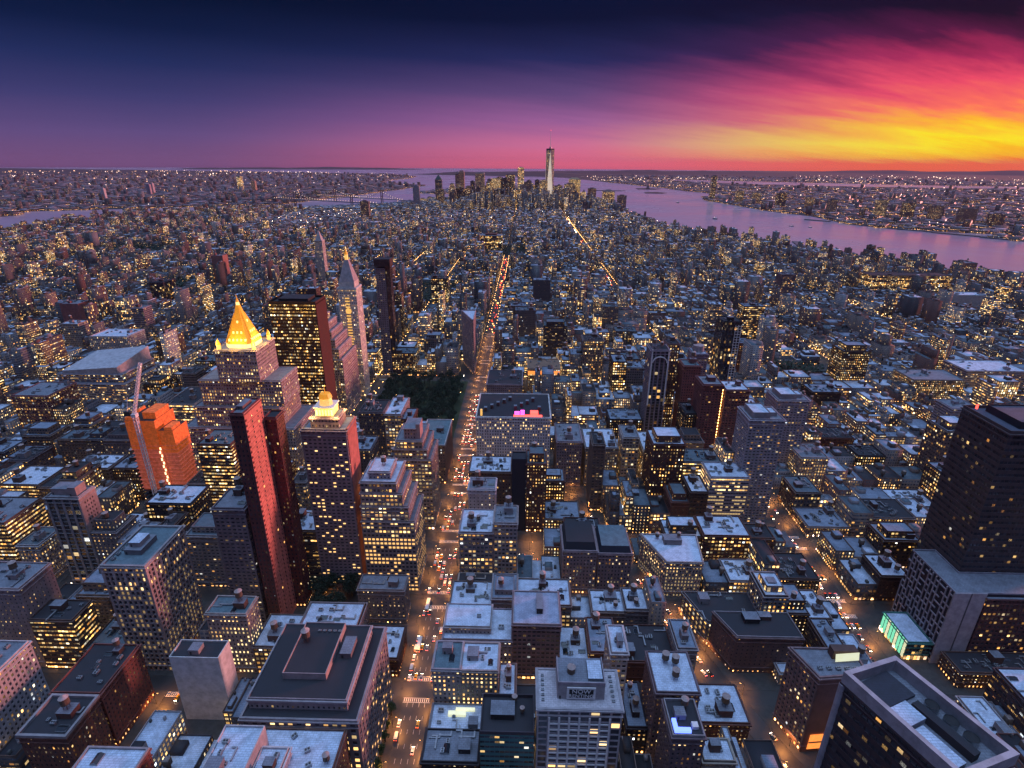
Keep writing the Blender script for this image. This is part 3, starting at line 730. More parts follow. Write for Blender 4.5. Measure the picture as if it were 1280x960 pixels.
# --- gilded pyramid tower
NY = (.58, .48, .50)
b = bld('gilded_tower', 'stone skyscraper topped by a glowing golden pyramid spire with lit turrets', rect(-352, -236, 515.5, 577), 62, 'lattice', NY, RG, .45, cat='skyscraper', rs=False)
tier(b, rect(-338, -250, 520, 572), 62, 84, 'lattice', NY, .4, RG); tier(b, rect(-330, -246, 524, 566), 84, 112, 'lattice', NY, .4, RG)
tier(b, rect(-306, -265, 520.5, 564), 112, 145, 'lattice', (.62, .52, .54), .45, RG, 'tower')
mb = MB()
cx, cy = -286, 543
sq = [(cx - 9, cy - 14), (cx + 9, cy - 14), (cx + 14, cy - 9), (cx + 14, cy + 9), (cx + 9, cy + 14), (cx - 9, cy + 14), (cx - 14, cy + 9), (cx - 14, cy - 9)]
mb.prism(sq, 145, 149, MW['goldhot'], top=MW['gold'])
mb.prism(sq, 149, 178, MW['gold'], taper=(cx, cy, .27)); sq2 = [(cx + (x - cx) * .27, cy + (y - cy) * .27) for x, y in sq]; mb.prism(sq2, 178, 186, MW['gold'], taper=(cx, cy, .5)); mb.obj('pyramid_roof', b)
mb = MB(); mb.cyl(cx, cy, 186, 189, 1.8, 1.6, MW['goldhot'], 8); mb.cyl(cx, cy, 189, 194, 1.7, .1, MW['gold'], 8); mb.cyl(cx, cy, 194, 197, .3, .1, MW['gold'], 5); mb.obj('lantern', b)
mb = MB()
for (x, y) in sq: mb.bar((x, y, 149), (cx + (x - cx) * .27, cy + (y - cy) * .27, 178.2), .7, MW['gold'])
for zz, n_, f_ in ((152, 5, .93), (159, 3, .72), (169, 1, .47)):
    for k in range(n_):
        q = (k - (n_ - 1) / 2) * 4
        mb.box(cx + q - .7, cx + q + .7, cy - 14 * f_ - .6, cy - 14 * f_ + 2, zz, zz + 2.2, MW['goldhot']); mb.box(cx + 14 * f_ - 2, cx + 14 * f_ + .6, cy + q - .7, cy + q + .7, zz, zz + 2.2, MW['goldhot'])
mb.obj('dormers', b)
for sx, sy in ((-1, -1), (1, -1), (1, 1), (-1, 1), (0, -1.15), (1.15, 0)):
    ld = bpy.data.lights.new('floodlight', 'POINT'); ld.energy = 15000; ld.color = (1., .55, .10); ld.shadow_soft_size = 1.; lo = bpy.data.objects.new('floodlight', ld); C.objects.link(lo); lo.parent = b; lo.location = (cx + sx * 20, cy + sy * 21, 152)
for sx in (-1, 1):
    for sy in (-1, 1):
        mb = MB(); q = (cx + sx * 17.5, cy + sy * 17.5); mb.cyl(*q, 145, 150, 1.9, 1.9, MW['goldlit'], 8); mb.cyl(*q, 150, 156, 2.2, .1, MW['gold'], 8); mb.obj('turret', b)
# --- dark bronze slab
b = bld('bronze_slab', 'dark bronze office slab with golden rows of lit windows and dull red flank', rect(-287, -234.5, 612, 645), 171, 'bronze', (.06, .03, .022), RD, .62, cat='skyscraper', rs=False, parcol=(.07, .04, .035), parh=2.5)
bulkhead(b, -278, -244, 618, 640, 171, 4, DRK, 'machine_room', RD)
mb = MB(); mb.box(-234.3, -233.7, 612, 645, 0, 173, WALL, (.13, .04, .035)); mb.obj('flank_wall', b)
# --- stepped limestone block and clock tower
b = bld('stepped_building', 'pink limestone block rising in many stepped terraces beside the clock tower', rect(-300, -233, 676.5, 738), 82, 'lattice', (.66, .52, .54), RG, .42, rs=False)
for k, (a0, z0_, z1_) in enumerate(((4, 82, 96), (8, 96, 108), (12, 108, 118), (17, 118, 128))): tier(b, rect(-300 + a0, -233 - a0, 676.5 + a0 * .4, 738 - a0), z0_, z1_, 'lattice', (.68, .54, .56), .4, RG)
tier(b, rect(-276, -256, 690, 715), 128, 136, 'ribbon', (.6, .5, .5), .8, RG, 'penthouse')
CT = (1., .95, .92)
b = bld('clock_tower', 'slender pale clock tower with tall pyramid roof and glowing gold lantern', rect(-254, -229, 750, 776), 158, 'masonry', CT, RG, .45, cat='skyscraper', rs=False, pout=.8, parh=2)
mb = MB(); mb.prism(rect(-252, -231, 752, 774), 158.5, 168, WALL, CT, cap=True); mb.prism(rect(-252, -231, 752, 774), 168, 196, WALL, (.62, .55, .58), taper=(-241.5, 763, .24)); mb.obj('pyramid_roof', b)
mb = MB(); mb.cyl(-241.5, 763, 196, 203, 2.6, 2.4, MW['goldlit'], 8); mb.cyl(-241.5, 763, 203, 210, 2.6, .2, MW['gold'], 8); mb.cyl(-241.5, 763, 210, 213, .4, .1, MW['goldhot'], 5); mb.obj('lantern', b)
mb = MB()
for k in range(30): mb.box(-245, -239, 749.2, 749.5, 26 + 4.1 * k, 27.6 + 4.1 * k, MW['goldlit'])  # glowing bars stand in for floodlight on the front
mb.obj('floodlit_strip', b)
for nx_ in (0, 1):
    mb = MB(); n = 20; cz = 128; pts_ = []
    for k in range(n):
        a = 2 * math.pi * k / n
        pts_.append((-241.5 + 4 * math.cos(a), 749.1, cz + 4 * math.sin(a)) if nx_ == 0 else (-228.2, 763 + 4 * math.cos(a), cz + 4 * math.sin(a)))
    mb.poly(pts_, MW['goldlit'] if nx_ == 0 else MW['white']); mb.obj('clock_face', b)
b = bld('slender_tower', 'thin dark apartment tower with ribbon balconies and darker overhanging top', rect(-223, -209.5, 838, 853), 171, 'balcony', (.34, .30, .36), RD, .10, rs=False)
tier(b, rect(-209, -202, 840, 854), 0, 174, 'glass', (.08, .04, .045), .03, RD, 'dark_shaft', par=False); tier(b, rect(-224.5, -200.5, 836, 856), 174.2, 185, 'blank', (.09, .05, .055), 0, RD, 'crown', par=False)
b = bld('wedge_building', 'narrow wedge-shaped stone building where two avenues cross beyond the park', [(-81, 848), (-79, 848), (-80, 905), (-103, 905)], 91, 'masonry', (.52, .42, .46), RB, .08, rs=False, pout=.7)
# --- west of the avenue, near
b = bld('leasing_building', 'white-framed office block with rooftop leasing sign and pink-coned water tank', rect(9.5, 50, 194, 216.5), 75, 'frame', (.66, .60, .63), (.62, .58, .62), .10, panes=(0,), rs=False, pout=.6, parcol=(.6, .56, .6), parh=.5)
bulkhead(b, 19, 42, 199.5, 215.5, 75, 9, (.66, .60, .62), 'penthouse', RG); put(TANK, 'water_tank', b, 26, 207, 81, 0, .98)
mb = MB(); mb.box(34, 41, 202, 213, 84.4, 86, WALL, (.3, .32, .36), ROOF, RB); mb.box(19, 42, 199.4, 199.9, 84.4, 86.2, WALL, (.6, .5, .55)); mb.box(19, 19.5, 200, 215, 84.4, 86.2, WALL, (.6, .5, .55)); mb.box(41.5, 42, 200, 215, 84.4, 86.2, WALL, (.6, .5, .55)); mb.obj('roof_fittings', b)
for sx in (12, 46.5):
    for k in range(6): put(ACM, 'cooling_unit', b, sx, 198.5 + 2.8 * k, 75, 0, .55)
sg = MB(); sg.box(23.5, 37.5, 198.7, 199.3, 76, 83.4, MW['white'], bottom=True); sgo = sg.obj('leasing_sign', b)
mb = MB(); mb.box(24.6, 36.4, 198.6, 198.68, 77, 82.4, MW['black'], bottom=True); mb.obj('sign_panel', sgo)
for txt, zz in (('NOW', 80.0), ('RENTING', 77.35)):
    fc = bpy.data.curves.new('lettering', 'FONT'); fc.body = txt; fc.size = 3.5 if txt == 'NOW' else 2.9; fc.align_x = 'CENTER'; fc.extrude = .04; fc.offset = .03
    fo = bpy.data.objects.new('lettering', fc); C.objects.link(fo); fo.location = (30.5, 198.5, zz)
    bpy.context.view_layer.update(); me_ = bpy.data.meshes.new_from_object(fo.evaluated_get(bpy.context.evaluated_depsgraph_get())); bpy.data.objects.remove(fo)
    fo = bpy.data.objects.new('lettering', me_); C.objects.link(fo); fo.parent = sgo; fo.location = (30.5, 198.5, zz); fo.rotation_euler = (math.pi / 2, 0, 0); me_.materials.append(MW['white'])
mb = MB()                                                        # white frame grid on the facade
for k in range(7): mb.box(15 + k * 4.9 - .45, 15 + k * 4.9 + .45, 193.0, 193.5, 0, 70, MW['white'])
for k in range(17): mb.box(14.6, 44.8, 193.1, 193.52, 4.1 * k - .45, 4.1 * k + .45, MW['white'])
mb.obj('facade_frame', b)
b = bld('glass_building', 'office building with teal glass front and dark roof left of the leasing sign building', rect(-19, 8, 194, 215.5), 56, 'ribbon', (.10, .34, .34), RD, .04, geo=False, rs=False, parcol=(.12, .1, .12), parh=2.2)
bulkhead(b, -14, -2, 202, 210, 56, 3.5, DRK); put(TANK, 'water_tank', b, -2, 212, 56, 0, .7); put(TANK, 'water_tank', b, 2, 206, 56, 0, .6)
b = bld('apartment_building', 'grey stone corner building with small lit windows facing the avenue crossing', rect(-49.5, -33.6, 236, 256), 50.5, 'masonry', (.50, .45, .48), RT, .45, panes=(0, 3), tanks=0, pout=.4)
b = bld('loft_building', 'stone loft with four rows of bright paired windows beside the grey corner building', rect(-33.2, -12, 236, 256), 50, 'masonry', (.46, .38, .36), RB, .9, panes=(0,), tanks=0, pout=.4)
b = bld('low_building', 'low block with glowing roof lantern strips beside the avenue kerb', rect(-49.5, -20, 214, 234), 26, 'masonry', GRY, RB, .3, tanks=0)
mb = MB(); mb.box(-40, -30, 226, 228.5, 26.2, 28, MW['creamlit']); mb.box(-36, -25, 229.5, 231, 26.2, 27.6, MW['creamlit']); mb.obj('roof_lantern', b)
b = bld('low_building', 'dark low block with pale roof patches between the glass building and the avenue', rect(-49.5, -20.5, 195, 213), 33, 'masonry', DRK, RG, .3, tanks=0, dens=2)
b = bld('low_building', 'pale-roofed building cut by the bottom edge, nearest to the avenue', rect(-49, -21, 150, 174.5), 40, 'masonry', GRY, RB, .3, tanks=0, dens=2)
b = bld('loft_building', 'building with large pale blue roofs on two levels by the avenue', rect(-49.5, -5, 274.5, 302), 33, 'masonry', (.36, .31, .36), RB, .5, rs=False)
tier(b, rect(-49, -19, 280, 300), 33, 38.5, 'masonry', LGT, .4, RB, 'penthouse'); put(ACM, 'cooling_unit', b, -27, 289, 38.5, 0, 1.); put(ACM, 'cooling_unit', b, -12, 285, 33, 0, 1.3)
b = bld('loft_building', 'brown gridded loft with pale thin cornice and plain blue-grey roof', rect(-4.3, 26, 274.5, 304), 47, 'loft', (.30, .20, .22), (.42, .46, .60), .03, rs=False, parcol=(.6, .5, .52))
bulkhead(b, 11, 15, 284, 298, 47, 4, DRK)
b = bld('narrow_tower', 'narrow cream tower, one window bay wide, behind the leasing sign building', rect(51.5, 60.5, 236, 256), 66, 'loft', (.66, .58, .60), RB, .12, tanks=0, dens=2)
b = bld('office_building', 'brown-flanked tower with pale roof and two dark water tanks', rect(74, 97, 220, 247), 56, 'masonry', (.26, .18, .20), RB, .3, rs=False)
for q in ((83, 240), (88, 238), (86, 229)): put(TANK, 'water_tank', b, *q, 56, 0, 1.)
b = bld('rooftop_bar_building', 'dark narrow building whose roof terrace glows bright blue', rect(74.5, 90, 190, 210), 63, 'masonry', (.24, .17, .19), RD, .12, rs=False, parcol=LGT, parh=1.6)
mb = MB(); mb.box(76, 84, 192, 194, 63.1, 64.8, MW['bluelight']); mb.box(76, 78, 194.2, 199, 63.1, 64.4, MW['bluelight']); mb.box(85, 88, 194, 197, 63.1, 65, MW['white']); mb.obj('lit_terrace', b)
put(TANK, 'water_tank', b, 84, 206, 63, 0, .9); bulkhead(b, 78, 83, 199, 204, 63, 3, LGT)
b = bld('low_building', 'small lattice-fronted building with pale roof right of the blue-glowing terrace', rect(95.5, 111.5, 198, 210), 35, 'lattice', CRM, RB, .25, tanks=0, dens=2)
b = bld('ornate_building', 'long ornate brown apartment hotel with steep black mansard roofs', rect(33, 59, 355.5, 388), 41, 'masonry', (.42, .32, .34), RD, .16, rs=False, pout=.5)
mb = MB(); mb.prism(rect(33.5, 58.6, 356, 387), 41, 48, WALL, (.045, .05, .07), ROOF, RD, taper=(46, 371, .86)); mb.obj('mansard_roof', b)
b = bld('ornate_building', 'ornate brown hotel wing with blue-black mansard, joined to the longer one', rect(60.4, 86, 355.5, 388), 39, 'masonry', (.40, .29, .31), RD, .16, rs=False, pout=.5)
mb = MB(); mb.prism(rect(60.9, 85.6, 356, 387), 39, 45, WALL, (.045, .05, .08), ROOF, RT, taper=(73, 371, .86)); mb.obj('mansard_roof', b)
b = bld('trapezoid_building', 'trapezoid stone building with pale blue roof and bright lit rows on the diagonal street', [(113, 354.5), (141, 354.5), (145, 389), (100, 389)], 33, 'masonry', (.52, .44, .42), RB, .85, panes=(0, 3), rs=False, pout=.5)
bulkhead(b, 116, 130, 376, 384, 33, 4.5, (.4, .34, .34)); put(TANK, 'water_tank', b, 112, 384, 33, 0, .8); put(TANK, 'water_tank', b, 128, 380, 37.5, 0, .7)
b = bld('white_block', 'white block with few scattered windows, notched roofline, by the avenue', rect(-44, -21.5, 398, 416), 68, 'punched', (.72, .68, .74), RG, .06, tanks=1, dens=2)
b = bld('loft_building', 'stone loft with stepped blue roof terraces beside the avenue', rect(-47, -21.5, 354.5, 385), 57, 'loft', (.42, .34, .36), RB, .35, tanks=2, dens=2)
b = bld('low_building', 'cream low building with dark roof in front of the stepped-terrace loft', rect(-47, -20, 337.6, 348), 24, 'punched', CRM, RD, .12, tanks=0)
b = bld('narrow_tower', 'narrow light stone loft next to the open parking lot', rect(-20.5, -3, 354.5, 378), 66, 'loft', (.50, .42, .42), RG, .25, tanks=1)
b = bld('loft_building', 'brown loft with small roof sheds just beyond the scattered-window white block', rect(-47, -9.5, 436, 465), 62, 'masonry', BRN, RB, .12, tanks=1, dens=3)
b = bld('dark_slab', 'windowless blue-black slab in front of the white gridded hotel', rect(-8.8, 4, 436, 450), 75, 'blank', (.05, .05, .075), RD, 0, rs=False)
b = bld('gridded_building', 'large white gridded office block with magenta and red lights on its roof garden', rect(-47, 28.5, 515.5, 577), 79, 'masonry', (.98, .92, .98), RD, .22, panes=(0,), rs=False, pout=.4)
mb = MB(); mb.box(-8, -3, 519, 523, 79.2, 83, MW['magenta']); mb.box(-2, 2, 521, 524, 79.2, 84, MW['magenta']); mb.box(-9, 20, 517.3, 519, 79.2, 81, MW['redlight']); mb.box(8, 16, 521, 528, 79.2, 82, MW['redlight']); mb.box(-43, -41, 519, 521, 79.2, 86, MW['goldlit']); mb.obj('roof_lights', b)
for k in range(10): bulkhead(b, -40 + 6.2 * k, -37 + 6.2 * k, 530 + (k * 7) % 30, 534 + (k * 7) % 30, 79, 4, BRN)
b = bld('office_building', 'broad dark-topped block behind the roof garden with magenta lights', rect(-47, -1, 676.5, 730), 51, 'masonry', (.38, .32, .36), RD, .12, tanks=1)
b = bld('office_building', 'block lit deep orange along its cornice, past the gridded roof-garden building', rect(7, 53, 757, 800), 44, 'loft', (.5, .34, .26), (.3, .18, .12), .5, tanks=0)
mb = MB(); mb.box(7, 53, 756.2, 756.6, 36, 41, MW['orangelit']); mb.obj('lit_cornice', b)
b = bld('office_building', 'pale office tower with even rows of bright windows and blue roof', rect(168, 202, 435.5, 462), 61, 'ribbon', (.56, .48, .52), RB, .6, panes=(0, 3), tanks=1)
for (a0, a1, b0, b1, z_, l_) in ((199, 229, 448, 476, 112, 'white ribbed apartment tower with stepped roof, the nearer of the two pale twins'), (265, 297, 540, 568, 92, 'pinkish ribbed apartment tower, the farther of the two pale twins')):
    b = bld('ribbed_tower', l_, rect(a0, a1, b0, b1), z_, 'balcony', (.56, .50, .56), RG, .14, tanks=0, rs=False)
    tier(b, rect(a0 + 3, a1 - 12, b0 + 3, b1 - 4), z_, z_ + 5, 'blank', LGT, 0, RB, 'penthouse'); tier(b, rect(a1 - 10, a1 - 4, b0 + 8, b1 - 8), z_, z_ + 3, 'blank', LGT, 0, RB, 'stair_bulkhead')
for (a0, a1, b0, b1, z_, st_, c_, r_, li_, l_) in (
    (186, 206, 540, 566, 108, 'balcony', (.30, .12, .12), RG, .06, 'dark red apartment tower with stepped top and an orange lit edge'),
    (208.6, 232, 536, 562, 104, 'balcony', (.32, .14, .13), RB, .10, 'dark red apartment tower with domed pale top, beside the orange-edged one'),
    (143, 163, 597, 620, 126, 'stripe', (.44, .36, .42), RD, .06, 'grey tower with arched white frame at its top'),
    (166, 180, 620, 640, 126, 'masonry', (.26, .14, .13), RD, .5, 'narrow brown tower with a column of yellow windows'),
    (181, 200, 597, 618, 108, 'masonry', (.38, .16, .15), RT, .03, 'plain red brick tower with cropped blue roof'),
    (204, 220, 640, 664, 108, 'balcony', (.42, .36, .44), RB, .1, 'grey balcony tower with round pale penthouse'),
    (277, 303, 760, 790, 116, 'glass', (.05, .04, .05), RD, .08, 'nearly black tower with a white lattice strip on its edge'),
    (126, 163, 515.5, 560, 43, 'loft', (.44, .34, .28), RB, .7, 'low broad loft glowing yellow below three pale roofs'),
    (66, 99, 515.5, 560, 46, 'masonry', (.40, .32, .30), RB, .35, 'cream loft with pale roof between narrow dark neighbours'),
    (104, 120, 516, 545, 58, 'loft', (.52, .44, .42), RG, .35, 'narrow cream loft with lit shaft of windows'),
    (36, 62, 516, 560, 52, 'masonry', (.40, .30, .34), RG, .15, 'purple-grey loft right of the white gridded block'),
    (288, 316, 516, 548, 38, 'lattice', (.50, .42, .40), RG, .7, 'brightly lit cream loft behind the bright yellow street stretch'),
    (-604, -560, 596, 640, 60, 'loft', (.42, .18, .17), RG, .35, 'reddish loft block left of the hall with the slanted white roof'),
    (-482, -446, 436, 470, 40, 'ribbon', BRN, RB, .8, 'brown low loft with pale roof and dense yellow windows'),
    (-552, -532, 1490, 1512, 126, 'masonry', WHT, RG, .25, 'pale floodlit spire building far beyond the bronze slab'),
    (-850, -818, 1245, 1290, 62, 'stripe', (.14, .10, .13), RD, .12, 'dark striped apartment slab with a pink flank beyond the gilded spire'),
    (-806, -776, 1440, 1465, 92, 'blank', (.50, .24, .22), RG, .02, 'tall salmon-coloured tower on the far side of the gilded spire'),
    (-728, -706, 1000, 1025, 64, 'ribbon', (.40, .35, .42), RG, .1, 'mauve slab tower beyond the crane'),
    (-905, -868, 1050, 1085, 58, 'blank', (.46, .20, .20), RG, .02, 'dull red tower standing among low roofs beyond the slanted white roof'),
    (-722, -660, 880, 925, 46, 'lattice', WHT, RB, .3, 'white blocks cluster directly behind the slanted white roof'),
    (-426, -390, 600, 655, 50, 'ribbon', (.46, .38, .36), RD, .75, 'lit ribbon-windowed block with black roof behind the orange netted tower'),
    (908, 1120, 1490, 1540, 50, 'loft', (.34, .22, .20), RD, .75, 'very long brown warehouse block glittering with yellow windows near the river'),
    (1030, 1098, 1340, 1375, 32, 'blank', WHT, RB, 0, 'blank white box in front of the long glittering warehouse'),
    (1290, 1330, 1690, 1730, 52, 'masonry', (.40, .26, .28), RG, .3, 'riverside apartment tower near the bend of the shore'),
    (590, 622, 1300, 1328, 84, 'balcony', (.38, .26, .28), RG, .15, 'lone brown apartment tower above the low roofs'),
    (663, 752, 800, 850, 34, 'ribbon', (.56, .46, .50), RB, .25, 'wide pale institutional block beyond the black tower'),
    (565, 640, 770, 815, 30, 'lattice', (.40, .28, .24), RG, .8, 'block laced with lit orange-yellow windows behind the black tower'),
    (527, 560, 640, 668, 42, 'ribbon', (.60, .52, .58), RG, .06, 'pale ribbed block standing before the laced lit one'),
    (192, 214, 396, 416, 26, 'masonry', BRN, RD, .2, 'small brown building with tilted slate roof near the diagonal street'),
    (171, 194, 275, 283, 10, 'masonry', LGT, RB, .7, 'low white shopfront annex below the big brick hall'),
    ):
    b = bld(rnd.choice(['office_building']) if 'apartment' not in l_ else 'apartment_building', l_, rect(a0, a1, b0, b1), z_, st_, c_, r_, li_)
    if 'orange lit edge' in l_:
        mb = MB()
        for k in range(28): mb.box(a1 + .2, a1 + .6, b0 - .8, b0 - .2, 10 + 3.4 * k, 11.6 + 3.4 * k, MW['lamp'])
        mb.obj('edge_light', b)
    if 'lattice strip' in l_:
        mb = MB()
        for k in range(3): mb.box(a1 - 9 + 4 * k, a1 - 8.4 + 4 * k, b0 - .9, b0 - .4, 20, 112, MW['white'])
        for k in range(24): mb.box(a1 - 9, a1 - .4, b0 - .85, b0 - .45, 20 + 3.9 * k, 20.6 + 3.9 * k, MW['white'])
        mb.obj('lattice_strip', b)
    if 'arched white' in l_:
        mb = MB(); mb.box(a0, a0 + 1.5, b0 - 1.4, b0 - .9, 60, 128, MW['white']); mb.box(a1 - 1.5, a1, b0 - 1.4, b0 - .9, 60, 128, MW['white'])
        for k in range(12):
            t0, t1 = math.pi * k / 12, math.pi * (k + 1) / 12; xm = (a0 + a1) / 2
            mb.bar((xm + 8 * math.cos(t0), b0 - 1.2, 112 + 7 * math.sin(t0)), (xm + 8 * math.cos(t1), b0 - 1.2, 112 + 7 * math.sin(t1)), 1.2, MW['white'])
        mb.obj('arch_frame', b)
    if 'round pale' in l_:
        mb = MB(); mb.cyl((a0 + a1) / 2, (b0 + b1) / 2, z_, z_ + 8, 6.5, 6.5, WALL, 20, LGT); mb.obj('penthouse', b)
    if 'floodlit spire' in l_:
        mb = MB(); mb.prism(rect(a0 + 2, a1 - 2, b0 + 2, b1 - 2), 126, 150, WALL, WHT, taper=((a0 + a1) / 2, (b0 + b1) / 2, .15)); mb.obj('spire', b)
# --- hall with slanted white roof
b = bld('assembly_hall', 'bulky hall with a huge slanted white roof over ribbon storeys', rect(-648, -545, 700, 780), 34, 'ribbon', (.50, .46, .54), RG, .3, rs=False)
tier(b, rect(-640, -550, 706, 776), 34, 46, 'ribbon', (.50, .46, .54), .25, RG, 'upper_storeys')
mb = MB(); A = [(-634, 708), (-556, 708), (-552, 774), (-630, 774)]
z1 = [50, 56, 66, 58]
mb.poly([(x, y, z) for (x, y), z in zip(A, z1)], WALL, (.78, .76, .82))
for i in range(4):
    j = (i + 1) % 4; mb.poly([(*A[i], 46), (*A[j], 46), (*A[j], z1[j]), (*A[i], z1[i])], WALL, (.70, .66, .72))
mb.obj('slanted_roof', b)
# --- brick hall on the diagonal street
b = bld('brick_hall', 'bulky brown brick hall with black roofs and one blank wall toward the viewer', [(143, 284), (186, 284), (185, 306), (134, 306)], 31, 'punched', (.24, .15, .15), RD, .04, rs=False, parcol=(.5, .42, .44))
bulkhead(b, 152, 162, 296, 303, 31, 3.5, DRK); bulkhead(b, 163, 171, 299, 304, 31, 3, BRN)
b = bld('lit_arcade_building', 'long low building with lit shopfront arches along the diagonal street', [(132, 306.6), (170, 306.6), (170, 336), (122, 336)], 21, 'big', (.34, .27, .26), RD, .55, tanks=0)
b = bld('brick_tower', 'brown brick tower with white window grid on one side, orange billboard at its foot', [(165, 230), (193, 233), (193, 250), (158, 250)], 58, 'lattice', (.36, .24, .24), RG, .15, rs=False, pout=.4)
mb = MB(); mb.poly([(165.2, 229.35, 0), (193.4, 232.4, 0), (193.4, 232.4, 58), (165.2, 229.35, 58)], WALL, (.26, .14, .13)); mb.obj('blank_wall', b)
mb = MB(); mb.bar((168, 228.6, 9), (191, 231.1, 9), .5, MW['steel']); mb.poly([(168, 229.0, 3), (191, 231.5, 3), (191, 231.5, 15), (168, 229.0, 15)], MW['orangelit']); mb.obj('billboard', b)
for k in range(5): put(ACM, 'cooling_unit', b, 168 + 5 * k, 236, 58, .1, .9)
mb = MB(); mb.poly([(178, 241, 64), (192, 242.5, 64), (192, 241.2, 59.5), (178, 239.7, 59.5)], MW['creamlit']); mb.box(178, 192, 243, 248, 58, 64, WALL, BRN); mb.obj('lit_roof_sign', b)
# --- white-rimmed tower, rotated with the diagonal street
WR = [(131, 168.5), (148, 129), (172, 137), (155, 176.5)]
b = bld('white_rimmed_tower', 'near tower with thick white rim around a roof pit of ducts and round fans', WR, 126, 'band', (.10, .07, .08), RG, .09, rs=False, par=False)
mb = MB(); o_ = inset(WR, -.8); i_ = inset(WR, 1.2)
for k in range(4):
    j = (k + 1) % 4
    for q in ((o_[k], o_[j], 121, 131), ):
        mb.poly([(*o_[k], 125), (*o_[j], 125), (*o_[j], 131.5), (*o_[k], 131.5)], WALL, (.62, .58, .64))
    mb.poly([(*o_[k], 131.5), (*o_[j], 131.5), (*i_[j], 131.5), (*i_[k], 131.5)], WALL, (.70, .66, .72))
    mb.poly([(*i_[j], 126), (*i_[k], 126), (*i_[k], 131.5), (*i_[j], 131.5)], WALL, (.50, .47, .52))
    mb.poly([(*WR[k], 125), (*WR[j], 125), (*o_[j], 125), (*o_[k], 125)], WALL, (.5, .5, .5))
mb.obj('rim_wall', b)
mb = MB()
for k in range(4):
    x, y = WR[k]; c_ = (151.5, 152.7); dx, dy = (x - c_[0]), (y - c_[1]); L_ = math.hypot(dx, dy); mb.cyl(x + dx / L_ * .3, y + dy / L_ * .3, 0, 125, 1.3, 1.3, WALL, 8, (.62, .58, .64))
mb.obj('corner_columns', b)
ang = math.atan2(129 - 168.5, 148 - 131)
def wp(u, v): return (131 + math.cos(ang) * u + .324 * 0 + math.cos(ang + math.pi / 2) * v, 168.5 + math.sin(ang) * u + math.sin(ang + math.pi / 2) * v)
def wbox(u0, u1, v0, v1, z0, z1, m, col, name, top=ROOF, tc=RG):
    mb = MB(); mb.prism([wp(u0, v0), wp(u1, v0), wp(u1, v1), wp(u0, v1)], z0, z1, m, col, top, tc); return mb.obj(name, b)
wbox(3, 15, 3, 20, 126, 127.2, WALL, (.1, .1, .13), 'machine_pit', ROOF, (.05, .05, .07)); wbox(16, 24, 3, 12, 126, 129, WALL, (.45, .45, .52), 'machine_room', ROOF, RB); wbox(25, 40, 3, 9, 126, 128, WALL, (.3, .34, .4), 'duct_housing', ROOF, RB)
wbox(18, 40, 12.5, 16, 126, 129.6, WALL, (.07, .07, .08), 'air_duct', ROOF, RD)
for u_ in (21, 28, 35):
    mb = MB(); q = wp(u_, 20); mb.cyl(*q, 126, 129, 2.5, 2.5, MW['metal'], 20, cap=False); mb.cyl(*q, 128.6, 128.7, 2.4, .2, MW['black'], 20); mb.obj('cooling_fan', b)
# --- black tower on its lattice podium
b = bld('black_tower', 'tall black ribbon-windowed tower standing above the lattice-walled podium', rect(301, 362, 317, 357), 166, 'band', (.15, .11, .115), (.10, .11, .16), .025, cat='skyscraper', rs=False, parh=2)
tier(b, rect(312, 352, 324, 352), 166, 170, 'blank', (.06, .05, .07), 0, (.1, .1, .14), 'machine_room')
mb = MB(); mb.box(304, 305, 350, 351, 168, 171, MW['redlight']); mb.box(330, 331, 334, 335, 171, 174, MW['redlight']); mb.obj('beacon', b)
b = bld('lattice_podium', 'podium block with an irregular white lattice over dark windows, blank pale end wall', [(284, 296), (350, 296), (350, 316.4), (300.4, 316.4), (300.4, 340), (284, 340)], 60, 'blank', (.05, .045, .06), RG, 0, rs=False, parcol=(.5, .46, .52))
mb = MB()
for k in range(14): mb.box(283.2, 283.9, 296 + k * 3.38 - .36, 296 + k * 3.38 + .36, 0 if k % 4 != 2 else 18, 60 if k % 5 != 3 else 34, WALL, (.62, .55, .60))
for j_ in range(13):
    for k in range(13):
        if (k * 5 + j_ * 3) % 7 < 5: mb.box(283.3, 283.88, 296 + k * 3.38, 296 + k * 3.38 + 3.38, 4.6 * j_ + 1.5, 4.6 * j_ + 2.4, WALL, (.62, .55, .60))
mb.obj('lattice_screen', b)
mb = MB(); mb.box(283.2, 304, 295.2, 295.8, 0, 61, WALL, (.74, .66, .72)); mb.box(293.6, 294.4, 295.0, 295.19, 0, 61, WALL, (.2, .18, .2)); mb.obj('end_wall', b)
mb = MB(); walls(mb, rect(304.6, 350, 294.4, 295.9), 0, 58, 'loft', (.20, .09, .09), .16, True, cap=True); mb.obj('brick_wing', b)
b = bld('low_building', 'dark low sheds filling the strip before the blank end wall of the lattice podium', rect(287, 346, 276, 293), 13, 'masonry', BRN, RD, .5, tanks=0, dens=2)
b = bld('green_glass_building', 'low building whose slanting front shimmers with green and white lit glass', rect(266.5, 282.8, 298, 326), 15, 'glass', (.1, .3, .25), RB, .2, rs=False)
mb = MB()
for k in range(9):
    mb.box(265.9, 266.3, 298.4 + 3.05 * k, 300.4 + 3.05 * k, 2, 15.5, MW['greens'] if k % 3 else MW['creamlit'])
mb.obj('lit_fins', b)
b = bld('store_building', 'dark low building with a bright yellow strip of windows over the busy crossing', rect(292, 330, 225, 262), 33, 'ribbon', (.12, .08, .09), RB, .2, tanks=0)
mb = MB(); mb.box(291.2, 291.6, 228, 258, 6, 9, MW['creamlit']); mb.obj('lit_window_strip', b)
b = bld('low_building', 'irregular pale-roofed low block at the foot of the lattice-walled podium', rect(268, 283, 224, 254), 18, 'masonry', LGT, RB, .2, tanks=0)
